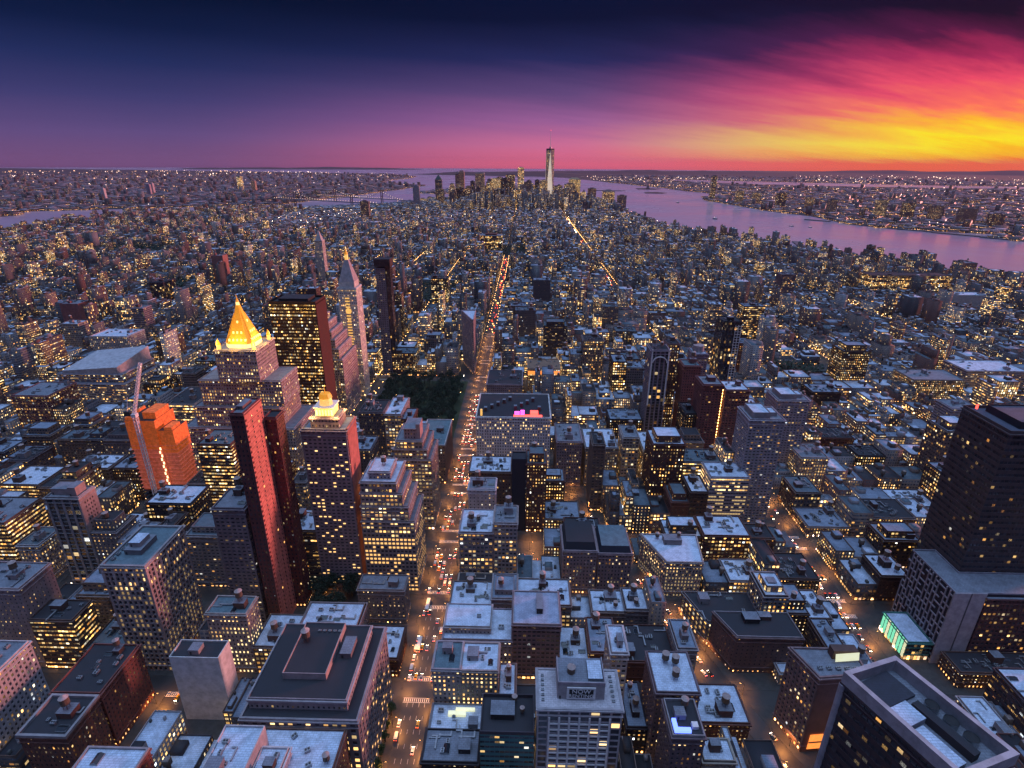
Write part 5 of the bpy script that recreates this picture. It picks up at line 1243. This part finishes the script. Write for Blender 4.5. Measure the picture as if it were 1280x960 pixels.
# ------------------------------------------------------------------ land beyond the rivers
recs = []; angs = []
def far_city(n, th0, th1, r0, r1, P, tallp, lit0):
    th = npr.uniform(th0, th1, n * 3); rr = r0 + (r1 - r0) * npr.uniform(0, 1, n * 3) ** 1.15
    X = rr * np.sin(th); Y = rr * np.cos(th); ok = inpoly(X, Y, P)
    if P is NJL: ok &= ~inpoly(X, Y, BAY)
    X, Y, rr = X[ok][:n], Y[ok][:n], rr[ok][:n]
    for x, y, q in zip(X, Y, rr):
        s_ = 12 + q * .005; w = s_ * rnd.uniform(.7, 2.2); d = s_ * rnd.uniform(.6, 1.3); h = rnd.uniform(8, 15)
        if rnd.random() < tallp: h = rnd.uniform(24, 60); w = rnd.uniform(18, 34) + q * .001; d = 18 + q * .001
        c = tuple(q_ * .55 for q_ in pick(WC)[0]); rc = rnd.choice([(.30, .28, .36), (.12, .11, .14), (.42, .42, .52), (.08, .06, .08), (.2, .12, .14)]); bay, fl, wf, hf, _ = ST['masonry']
        recs.append([x - w / 2, x + w / 2, y - d / 2, y + d / 2, 0, h, *c, *rc, max(.01, rnd.gauss(lit0 * .45, .06)), .5, .5, rnd.random(), 4, 3.6]); angs.append(rnd.choice([.3, -.5, .9, .1]) + rnd.uniform(-.1, .1))
far_city(15000, R(-52), R(-8), 2900, 17000, BKL, .05, .16)
far_city(3500, R(-25), R(-8), 9000, 17000, BKL, .02, .16)
far_city(9000, R(8), R(52), 2900, 17000, NJL, .04, .16)
far_city(400, R(-11), R(-3), 6000, 7700, GOV, .0, .2)
boxes_obj('far_city', recs, ang=np.array(angs), label='mass of low buildings across the rivers reaching to the horizon', cat='buildings')
# glints of far lamps
def glints(name, n, th0, th1, r0, r1, P, m, pw=1., hmax=14, label='countless tiny street and harbour lamps far across the water'):
    th = npr.uniform(th0, th1, n * 2); rr = r0 + (r1 - r0) * npr.uniform(0, 1, n * 2) ** pw
    X = rr * np.sin(th); Y = rr * np.cos(th); ok = inpoly(X, Y, P) & (~inpoly(X, Y, BAY) if P is NJL else True); X, Y, rr = X[ok][:n], Y[ok][:n], rr[ok][:n]
    s_ = rr * .00026 * (.35 + 1.7 * npr.uniform(0, 1, len(X)) ** 4) * .78; kp = (np.sin(X / 310 + 1.3 * np.sin(Y / 420)) + np.sin(Y / 370 + X / 900)) > -.35; X, Y, s_ = X[kp], Y[kp], s_[kp]; z = npr.uniform(7, hmax, len(X))
    return [[x - a, x + a, y - a, y + a, zz, zz + a * 2, 1, 1, 1, 1, 1, 1, 0, 0, 0, 0, 3, 3] for x, y, a, zz in zip(X, Y, s_, z)]
g1 = glints('', 1700, R(-50), R(-8), 2900, 22000, BKL, None, 1.1) + glints('', 1500, R(6), R(50), 2900, 14000, NJL, None, 1.) 
boxes_obj('far_lamps', g1, m=MW['glint'], label='countless tiny amber lamps across the rivers', cat='lights')
g2 = glints('', 420, R(-50), R(-8), 2900, 22000, BKL, None, 1.) + glints('', 600, R(6), R(50), 2900, 14000, NJL, None, 1.) + glints('', 700, R(24), R(50), 13000, 20000, NJL, None, 1., 40) + glints('', 260, R(-30), R(-5), 14000, 24000, BKL, None, 1., 40) + glints('', 260, R(5), R(20), 11000, 15000, NJL, None, 1., 30)
boxes_obj('harbour_lamps', g2, m=MW['glintw'], label='bright white harbour and depot lamps near the horizon', cat='lights')

# street glow beyond the modelled lamps: tiny lamps and vehicles lining the far streets
g3, g4, g5 = [], [], []
def gl(L_, x, y, z, a): L_.append([x - a, x + a, y - a, y + a, z, z + 1.6 * a, 1, 1, 1, 1, 1, 1, 0, 0, 0, 0, 3, 3])
for ax, w in AVES:
    y0, y1 = 560 if abs(ax) < 300 else 250, (2300 if -1200 < ax < 600 else 1500)
    if ax == -65: y0, y1 = 1080, 2060
    if ax == -665: y1 = 3400
    if ax == 248: y1 = 3600
    Y = y0
    while Y < y1:
        X = ax - max(0, Y - 2300) * .19 if ax == -665 else ax
        for s_ in (-1, 1):
            if inpoly([X], [Y], MAN)[0]: gl(g3, X + s_ * near_hw(w), Y + rnd.uniform(-6, 6), 8, .22 + Y * .00016)
        hot = ax in (-65, -665, 248)
        for _ in range(2 if hot else 1):
            if rnd.random() < (.75 if hot else .35):
                gl(rnd.choice([g4, g4, g4, g3]) if ax == -65 else rnd.choice([g4, g5, g3]), X + rnd.uniform(-6, 6), Y + rnd.uniform(-12, 12), .8, .22 + Y * (.00028 if hot else .00014))
        Y += 26
for Y in stY:
    if Y < 350 or Y > 2700: continue
    X = -1900
    while X < 1400:
        if inpoly([X], [Y], MAN)[0] and rnd.random() < .7: gl(g3 if rnd.random() < .8 else g5, X + rnd.uniform(-5, 5), Y + rnd.choice([-6, 6]), 7, .2 + Y * .00011)
        X += 42
for k in range(900):
    x, y = rnd.uniform(-1800, 900), rnd.uniform(2700, 4900)
    if inpoly([x], [y], MAN)[0]: gl(rnd.choice([g3, g3, g5]), x, y, rnd.uniform(8, 30), .3 + y * .0001)
boxes_obj('street_lights', g3, m=MW['lamp'], label='amber lamps strung along the farther streets', cat='lights')
boxes_obj('far_tail_lights', g4, m=MW['tail'], label='red vehicle lights filling the farther avenues', cat='lights')
boxes_obj('far_headlights', g5, m=MW['head'], label='white vehicle lights on the farther avenues', cat='lights')

# ------------------------------------------------------------------ street lamps (things) with real light
def lamp_proto():
    r_ = empty('street_lamp', (0, 0, 0), 'amber street lamp on a curved grey pole at the kerb', 'street lamp', 'street lamps along the nearer avenues')
    mb = MB(); mb.cyl(0, 0, 0, 8.6, .14, .09, MW['steel'], 6); mb.cyl(0, 0, 0, .8, .25, .2, MW['steel'], 8); mb.obj('pole', r_)
    mb = MB(); mb.bar((0, 0, 8.4), (1.2, 0, 9.2), .12, MW['steel']); mb.bar((1.2, 0, 9.2), (2.4, 0, 9.2), .12, MW['steel']); mb.obj('arm', r_)
    mb = MB(); mb.box(2.0, 3.1, -.2, .2, 9.1, 9.3, MW['steel']); lh = mb.obj('lamp_head', r_)
    mb = MB(); mb.box(2.1, 3.0, -.16, .16, 8.95, 9.09, MW['lamp'], bottom=True); mb.obj('lamp_glass', lh)
    return r_
LP = lamp_proto(); nl = 0
pld = bpy.data.lights.new('lamp_light', 'SPOT'); pld.spot_size = R(136); pld.spot_blend = .6; pld.energy = 6500; pld.color = (1., .36, .08); pld.shadow_soft_size = .4
def lamp(x, y, rz, light=True, e=1.):
    global nl
    o = LP if nl == 0 else copy_tree(LP)
    o.location = (x, y, .14); o.rotation_euler.z = rz; nl += 1
    if light:
        l = bpy.data.objects.new('lamp_light', pld); C.objects.link(l); l.parent = o; l.location = (2.6, 0, 8.6)
    return o
Y = 130
while Y < 1080:
    lamp(-76, Y, 0)['label'] = LP['label']; lamp(-54, Y + 13, math.pi); Y += 27
Y = 190
while Y < 560: lamp(237, Y, 0); lamp(259, Y + 16, math.pi); Y += 36
Y = 150
while Y < 560: lamp(bway(Y) - 9.5, Y, -.3); lamp(bway(Y + 15) + 9.5, Y + 15, math.pi - .3); Y += 34
Y = 170
while Y < 560: lamp(-229, Y, 0); lamp(-211, Y + 18, math.pi); Y += 40
for Yc in sorted(Y for Y in STREETS.values() if 180 < Y < 700):
    for x in (-190, -150, -110, -30, 10, 50, 100, 200, 300, 350):
        if abs(x - bway(Yc)) > 22 and nl < 290: lamp(x, Yc - 6.5, math.pi / 2)
print('lamps', nl)

# ------------------------------------------------------------------ vehicles
def car_proto(kind, paint_, label, group):
    L_, Wd, Hh = {'car': (4.7, 1.85, 1.45), 'van': (5.6, 2.0, 2.3), 'bus': (12, 2.6, 3.1)}[kind]
    r_ = empty({'car': 'car', 'van': 'van', 'bus': 'bus'}[kind], (0, 0, 0), label, kind, group)
    mb = MB()
    if kind == 'car':
        prof = [(-2.35, .35), (2.35, .35), (2.35, .75), (1.2, .95), (-1.9, .98), (-2.35, .8)]; cab = [(-1.8, .96), (1.1, .93), (.45, 1.42), (-1.2, 1.45)]
    elif kind == 'van':
        prof = [(-2.8, .4), (2.8, .4), (2.8, 1.1), (2.1, 1.25), (1.5, 2.25), (-2.8, 2.3)]; cab = None
    else:
        prof = [(-6, .4), (6, .4), (6, 2.9), (5.8, 3.1), (-5.9, 3.1), (-6, 2.9)]; cab = None
    def extr(prof, hw, m, m2=None):
        A_ = [(-hw, a, b_) for a, b_ in prof]; B_ = [(hw, a, b_) for a, b_ in prof]; n = len(prof)
        mb.poly(A_[::-1], m); mb.poly(B_, m)
        for i in range(n): mb.poly([A_[i], A_[(i + 1) % n], B_[(i + 1) % n], B_[i]], m2 or m)
    extr(prof, Wd / 2, paint_); mb.obj('body', r_)
    mb = MB()
    if cab: extr(cab, Wd / 2 - .14, MW['glass']); mb.box(-Wd / 2 + .16, Wd / 2 - .16, -1.15, .4, 1.44, 1.48, paint_)
    else:
        hw = Wd / 2 + .01; l0, l1, h0, h1 = (-1., 2.2, 1.3, 1.9) if kind == 'van' else (-5.6, 5.6, 1.6, 2.6)
        mb.box(-hw, hw, -L_ / 2 - .02, l1 - .6, h0, h1, MW['glass'], bottom=True)
    mb.obj('windows' if kind == 'bus' else 'cabin_glass', r_)
    for s_ in (-1, 1):
        for q in (-L_ * .3, L_ * .3):
            mb = MB(); n = 10; P1 = [(s_ * Wd / 2 + .02 * s_, q + .34 * math.cos(2 * math.pi * i / n), .34 + .34 * math.sin(2 * math.pi * i / n)) for i in range(n)]; P2 = [(s_ * Wd / 2 - .2 * s_, b_, c) for _, b_, c in P1]
            mb.poly(P1, MW['tyre'])
            for i in range(n): mb.poly([P1[i], P1[(i + 1) % n], P2[(i + 1) % n], P2[i]], MW['tyre'])
            mb.obj('wheel', r_)
        mb = MB(); mb.box(s_ * (Wd / 2 - .35) - .2, s_ * (Wd / 2 - .35) + .2, L_ / 2, L_ / 2 + .06, .6, .85, MW['head'], bottom=True); mb.obj('headlight', r_)
        mb = MB(); mb.box(s_ * (Wd / 2 - .32) - .24, s_ * (Wd / 2 - .32) + .24, -L_ / 2 - .06, -L_ / 2, .65, .95, MW['tail'], bottom=True); mb.obj('tail_light', r_)
    return r_
PR = []
for kind, pm, cn in (('car', MW['taxi'], 'yellow cab'), ('car', MW['carblack'], 'black car'), ('car', MW['carwhite'], 'white car'), ('car', MW['carsilver'], 'silver car'), ('van', MW['carwhite'], 'white van'), ('bus', MW['carwhite'], 'white bus')):
    PR.append([car_proto(kind, pm, cn, 'vehicles on the avenues'), cn, 0])
place_n = {}
def place(pi, x, y, rz, where):
    P_ = PR[pi]; o = P_[0] if P_[2] == 0 else copy_tree(P_[0]); P_[2] += 1
    o.location = (x, y, .04); o.rotation_euler.z = rz
    o['label'] = f"{P_[1]} {where}"; o['group'] = f"{P_[1]}s {where}"
    return o
ncar = 0
for Y in np.arange(150, 760, 8.2):
    for lane in (-7.4, -3.7, 0, 3.7, 7.4):
        if min(abs(Y - q) for q, _ in stl) < 7: continue
        pr_ = .40 if Y > 260 else .26
        if rnd.random() < pr_ and ncar < 190:
            if lane in (-7.4, 7.4): place(rnd.choice([1, 2, 3, 4]), -65 + lane * 1.05, Y, 0, 'parked at the kerb of the central avenue' )
            else: place(rnd.choices([0, 1, 2, 3, 4], [5, 3, 2, 2, 1])[0], -65 + lane, Y + rnd.uniform(-1, 1), rnd.uniform(-.03, .03), 'driving away down the central avenue')
            ncar += 1
for Y in (338 + 0., 300.): place(5, -71, Y, 0, 'among the cars on the central avenue' if Y > 310 else 'nearer in traffic on the central avenue')
for Y in np.arange(180, 560, 10.5):
    for lane in (-4, 0, 4):
        if rnd.random() < .38: place(rnd.choices([0, 1, 2, 3, 4], [4, 3, 2, 2, 1])[0], 248 + lane, Y, math.pi, 'coming up the sunset-side avenue')
for Y in np.arange(150, 480, 11):
    for lane in (-4, 0, 4.5):
        if rnd.random() < .35: place(rnd.choice([0, 1, 2, 3]), bway(Y) + lane, Y, .36, 'on the diagonal street')
for k in range(9): place(rnd.choice([0, 1, 2, 3]), 266 + k * 7.5, 262 + (k % 2) * 4, -math.pi / 2, 'queuing at the lit crossing under the lattice podium')
for Y in np.arange(170, 520, 14):
    if rnd.random() < .6: place(rnd.choice([0, 1, 2, 3]), -220 + rnd.choice([-3, 2]), Y, math.pi, 'on the orange-lit side avenue')
for k in range(9): place(rnd.choice([1, 2, 3, 4]), 1.5 + (k % 2) * 11, 377 + (k // 2) * 6, math.pi / 2, 'standing in the open parking lot')
for x, y in ((8, 392), (8, 408)): lamp(x, y, 0, True)
print('cars', sum(q[2] for q in PR))

# ------------------------------------------------------------------ trees
def tree_mesh(seed, h, rad, nleaf, m, ls):
    r_ = random.Random(seed); tr = MB(); tr.cyl(0, 0, 0, h * .45, .35, .22, MW['bark'], 8, cap=False)
    cl_ = []
    for k in range(9):
        a = k * 2.4 + r_.uniform(-.3, .3); rr = rad * r_.uniform(.35, .8); zz = h * r_.uniform(.5, .92); tip = (rr * math.cos(a), rr * math.sin(a), zz)
        tr.bar((0, 0, h * r_.uniform(.28, .45)), tip, .16, MW['bark']); cl_.append((tip, rad * r_.uniform(.3, .55)))
    cl_.append(((0, 0, h * .9), rad * .5))
    lf = MB()
    for _ in range(nleaf):
        (cx, cy, cz), cr_ = r_.choice(cl_); v = Vector((r_.gauss(0, 1), r_.gauss(0, 1), r_.gauss(0, .8))).normalized() * cr_ * r_.uniform(.5, 1.05)
        c_ = Vector((cx, cy, cz)) + v; n_ = Vector((r_.gauss(0, 1), r_.gauss(0, 1), r_.gauss(0, 1))).normalized(); e = n_.orthogonal().normalized() * ls; g = n_.cross(e).normalized() * ls * .7
        lf.poly([tuple(c_ - e), tuple(c_ + g), tuple(c_ + e), tuple(c_ - g)], m)
    return tr.mesh('trunk'), lf.mesh('crown')
TV = [tree_mesh(s, h, rr, 900, MW['leafd'], .62) for s, h, rr in ((1, 17, 6.5), (2, 20, 7.5), (3, 15, 6), (4, 22, 8))]
TG = [tree_mesh(s, h, rr, 520, MW['leaf'], .4) for s, h, rr in ((5, 8, 3), (6, 10, 3.6), (7, 7, 2.6))]
def tree(v, x, y, label, group):
    r_ = empty('tree', (x, y, .14), label, 'tree', group, rnd.uniform(0, 6.28))
    for nm, me in zip(('trunk', 'crown'), v):
        o = bpy.data.objects.new(nm, me); C.objects.link(o); o.parent = r_
    s_ = rnd.uniform(.85, 1.15); r_.scale = (s_, s_, s_); return r_
lawn = MB(); lawn.box(-206, -86, 600, 816, .05, .2, MGRASS); q = lawn.obj('park_lawn'); q['kind'] = 'structure'
for gx in range(8):
    for gy in range(13):
        if (gx, gy) in ((3, 6), (4, 10), (1, 2)): continue
        tree(rnd.choice(TV), -198 + gx * 14.6 + rnd.uniform(-4, 4), 608 + gy * 16.4 + rnd.uniform(-4, 4), 'dark leafy park tree standing in the black park square', 'trees of the dark park square')
for k in range(11):
    tree(rnd.choice(TV[:3]), rnd.uniform(-165, -126), rnd.uniform(322, 349), 'garden tree below the stepped lit office block', 'trees of the small church garden')
for k in range(13): tree(rnd.choice(TG), -78.6, 146 + k * 8.3, 'small green kerb tree beside the department store flank', 'kerb trees along the central avenue')
def wood(name, x0, x1, y0, y1, n, label, poly=None):
    mb = MB()
    for _ in range(n):
        x, y = rnd.uniform(x0, x1), rnd.uniform(y0, y1)
        if poly and not inpoly([x], [y], poly)[0]: continue
        z = rnd.uniform(3, 14); s_ = rnd.uniform(1.5, 3.5); n_ = Vector((rnd.gauss(0, .6), rnd.gauss(0, .6), 1)).normalized(); e = n_.orthogonal().normalized() * s_; g = n_.cross(e) * .8
        c_ = Vector((x, y, z)); mb.poly([tuple(c_ - e), tuple(c_ + g), tuple(c_ + e), tuple(c_ - g)], MW['leafd'])
    o = mb.obj(name, kind='stuff'); o['label'] = label; o['category'] = 'woodland'
wood('woodland', -1640, -1320, 2000, 2230, 5000, 'dark treetops of the long park far left')
wood('woodland', -290, -172, 1320, 1555, 2200, 'dark treetops of the square beyond the clock tower')
wood('woodland', -150, 10, 2085, 2300, 2500, 'dark treetops of the square closing the avenue')
wood('woodland', -1000, -880, 1410, 1560, 1800, 'dark treetops of the small square behind the gilded spire')
wood('woodland', 410, 492, 850, 905, 700, 'dark courtyard treetops among low roofs toward the river')

# ------------------------------------------------------------------ water things
def suspension(x0, y0, x1, y1, label):
    a = Vector((x0, y0, 0)); b_ = Vector((x1, y1, 0)); d = (b_ - a); L_ = d.length; d.normalize(); nn = Vector((-d.y, d.x, 0))
    r_ = empty('suspension_bridge', (0, 0, 0), label, 'bridge')
    mb = MB(); mb.bar(a - d * 500 + Vector((0, 0, 14)), a + Vector((0, 0, 41)), 6, MW['metal']); mb.bar(a + Vector((0, 0, 41)), b_ + Vector((0, 0, 41)), 6, MW['metal']); mb.bar(b_ + Vector((0, 0, 41)), b_ + d * 500 + Vector((0, 0, 14)), 6, MW['metal']); mb.obj('deck', r_)
    tw = [a + d * L_ * .22, a + d * L_ * .78]
    for t_ in tw:
        mb = MB()
        for s_ in (-1, 1): mb.bar(t_ + nn * 9 * s_, t_ + nn * 9 * s_ + Vector((0, 0, 100)), 5, MW['steel'])
        for zz in (60, 96): mb.bar(t_ + nn * 9 + Vector((0, 0, zz)), t_ - nn * 9 + Vector((0, 0, zz)), 4, MW['steel'])
        mb.obj('tower', r_)
    mb = MB(); lm = MB(); prev = None
    for k in range(41):
        f_ = k / 40; s_ = a + d * L_ * f_
        if f_ < .22: zz = 42 + 56 * (f_ / .22) ** 1.6
        elif f_ > .78: zz = 42 + 56 * ((1 - f_) / .22) ** 1.6
        else: zz = 46 + 52 * ((f_ - .5) / .28) ** 2
        q = s_ + Vector((0, 0, zz))
        if prev is not None: mb.bar(prev + nn * 9, q + nn * 9, 1.2, MW['steel']); mb.bar(prev - nn * 9, q - nn * 9, 1.2, MW['steel'])
        prev = q; lm.box(q.x - 1.1, q.x + 1.1, q.y - 1.1, q.y + 1.1, zz + 1, zz + 3, MW['glintw'], bottom=True)
        g_ = a + d * L_ * f_; lm.box(g_.x - .9, g_.x + .9, g_.y - .9, g_.y + .9, 49, 51, MW['glint'], bottom=True)
    mb.obj('cable', r_); lm.obj('necklace_lights', r_)
suspension(-1060, 4150, -2000, 4650, 'suspension bridge with white necklace lights crossing the narrow river, the nearer one')
suspension(-960, 4560, -1800, 5080, 'farther suspension bridge nearly hidden behind the lit one')
def boat(x, y, s_, rz, label):
    r_ = empty('boat', (x, y, -2), label, 'boat', None, rz)
    mb = MB(); P_ = [(-3, -10), (3, -10), (3, 6), (0, 12), (-3, 6)]; P_ = [(a * s_, b_ * s_) for a, b_ in P_]; mb.prism(P_, 0, 2.2 * s_, MW['hull']); mb.obj('hull', r_)
    mb = MB(); mb.box(-2 * s_, 2 * s_, -7 * s_, 3 * s_, 2.2 * s_, 4.4 * s_, MW['white']); mb.obj('cabin', r_)
    mb = MB(); mb.box(-.4 * s_, .4 * s_, 3.1 * s_, 3.8 * s_, 4.5 * s_, 5.2 * s_, MW['glintw']); mb.obj('lamp', r_)
boat(1180, 3650, 2.2, .2, 'dark barge in the middle of the wide river'); boat(1480, 3250, 1.2, 1.1, 'small ferry left of the piers with a single lamp'); boat(1560, 3200, 1., .8, 'small ferry nearest the piers'); boat(1340, 5200, 1.6, .5, 'vessel in the upper river near the islands')
for k, (x, y, L_, rz) in enumerate([(2080, 3040, 260, -.95), (2150, 2900, 240, -.95), (2260, 2700, 260, -.9), (1790, 3600, 150, -.9), (1420, 2060, 120, 1.1), (1180, 2500, 160, 1.3), (900, 2950, 200, 1.3), (960, 2830, 140, 1.3)]):
    mb = MB(); mb.box(-L_ / 2, L_ / 2, -14, 14, -1.5, 2.2, WALL, (.2, .17, .17), ROOF, (.16, .15, .18), bottom=True)
    o = mb.obj('pier'); o.location = (x, y, 0); o.rotation_euler.z = rz; o['kind'] = 'structure'
r_ = empty('statue', (1640, 8000, 2), 'tiny robed statue on a pedestal on the far harbour island', 'statue')
mb = MB(); mb.box(-22, 22, -22, 22, 0, 12, WALL, (.3, .27, .25)); mb.prism(rect(-11, 11, -11, 11), 12, 45, WALL, (.34, .3, .28), taper=(0, 0, .75)); mb.obj('pedestal', r_)
mb = MB(); mb.cyl(0, 0, 45, 75, 6, 3, MW['statue'], 10); mb.cyl(0, 0, 75, 82, 2, 2, MW['statue'], 8); mb.bar((2, 0, 72), (6, 0, 90), 2, MW['statue']); mb.box(5, 7, -1, 1, 90, 92, MW['glintw']); mb.obj('figure', r_)

# ------------------------------------------------------------------ evening haze
hz = MB(); hz.box(-36000, 36000, -9000, 36000, -4, 556, MGROUND, bottom=True)
ho = hz.obj('haze'); ho['kind'] = 'stuff'; ho['label'] = 'thin violet evening haze over city and harbour'; ho['category'] = 'haze'
hm = bpy.data.materials.new('haze'); hm.use_nodes = True; t = NT(hm.node_tree); t.n.clear()
o_ = t.node('ShaderNodeOutputMaterial'); v = t.node('ShaderNodeVolumePrincipled'); v.inputs['Color'].default_value = (.36, .28, .52, 1); v.inputs['Density'].default_value = .9e-5; v.inputs['Anisotropy'].default_value = .2
t.l.new(v.outputs[0], o_.inputs['Volume']); ho.data.materials.clear(); ho.data.materials.append(hm)

# every Empty stands at the base of its thing
for o in [q for q in C.objects if q.parent is None and q.type == 'EMPTY' and q.location.length < .01 and len(q.children)]:
    bx_ = []
    for ch in o.children:
        if ch.type == 'MESH': bx_ += [(ch.location.x + c[0] * ch.scale.x, ch.location.y + c[1] * ch.scale.y) for c in ch.bound_box] if ch.name.startswith(('wall', 'lower_net', 'deck', 'tower')) else []
    if bx_:
        xs = [q[0] for q in bx_]; ys = [q[1] for q in bx_]; rootshift(o, (min(xs) + max(xs)) / 2, (min(ys) + max(ys)) / 2)
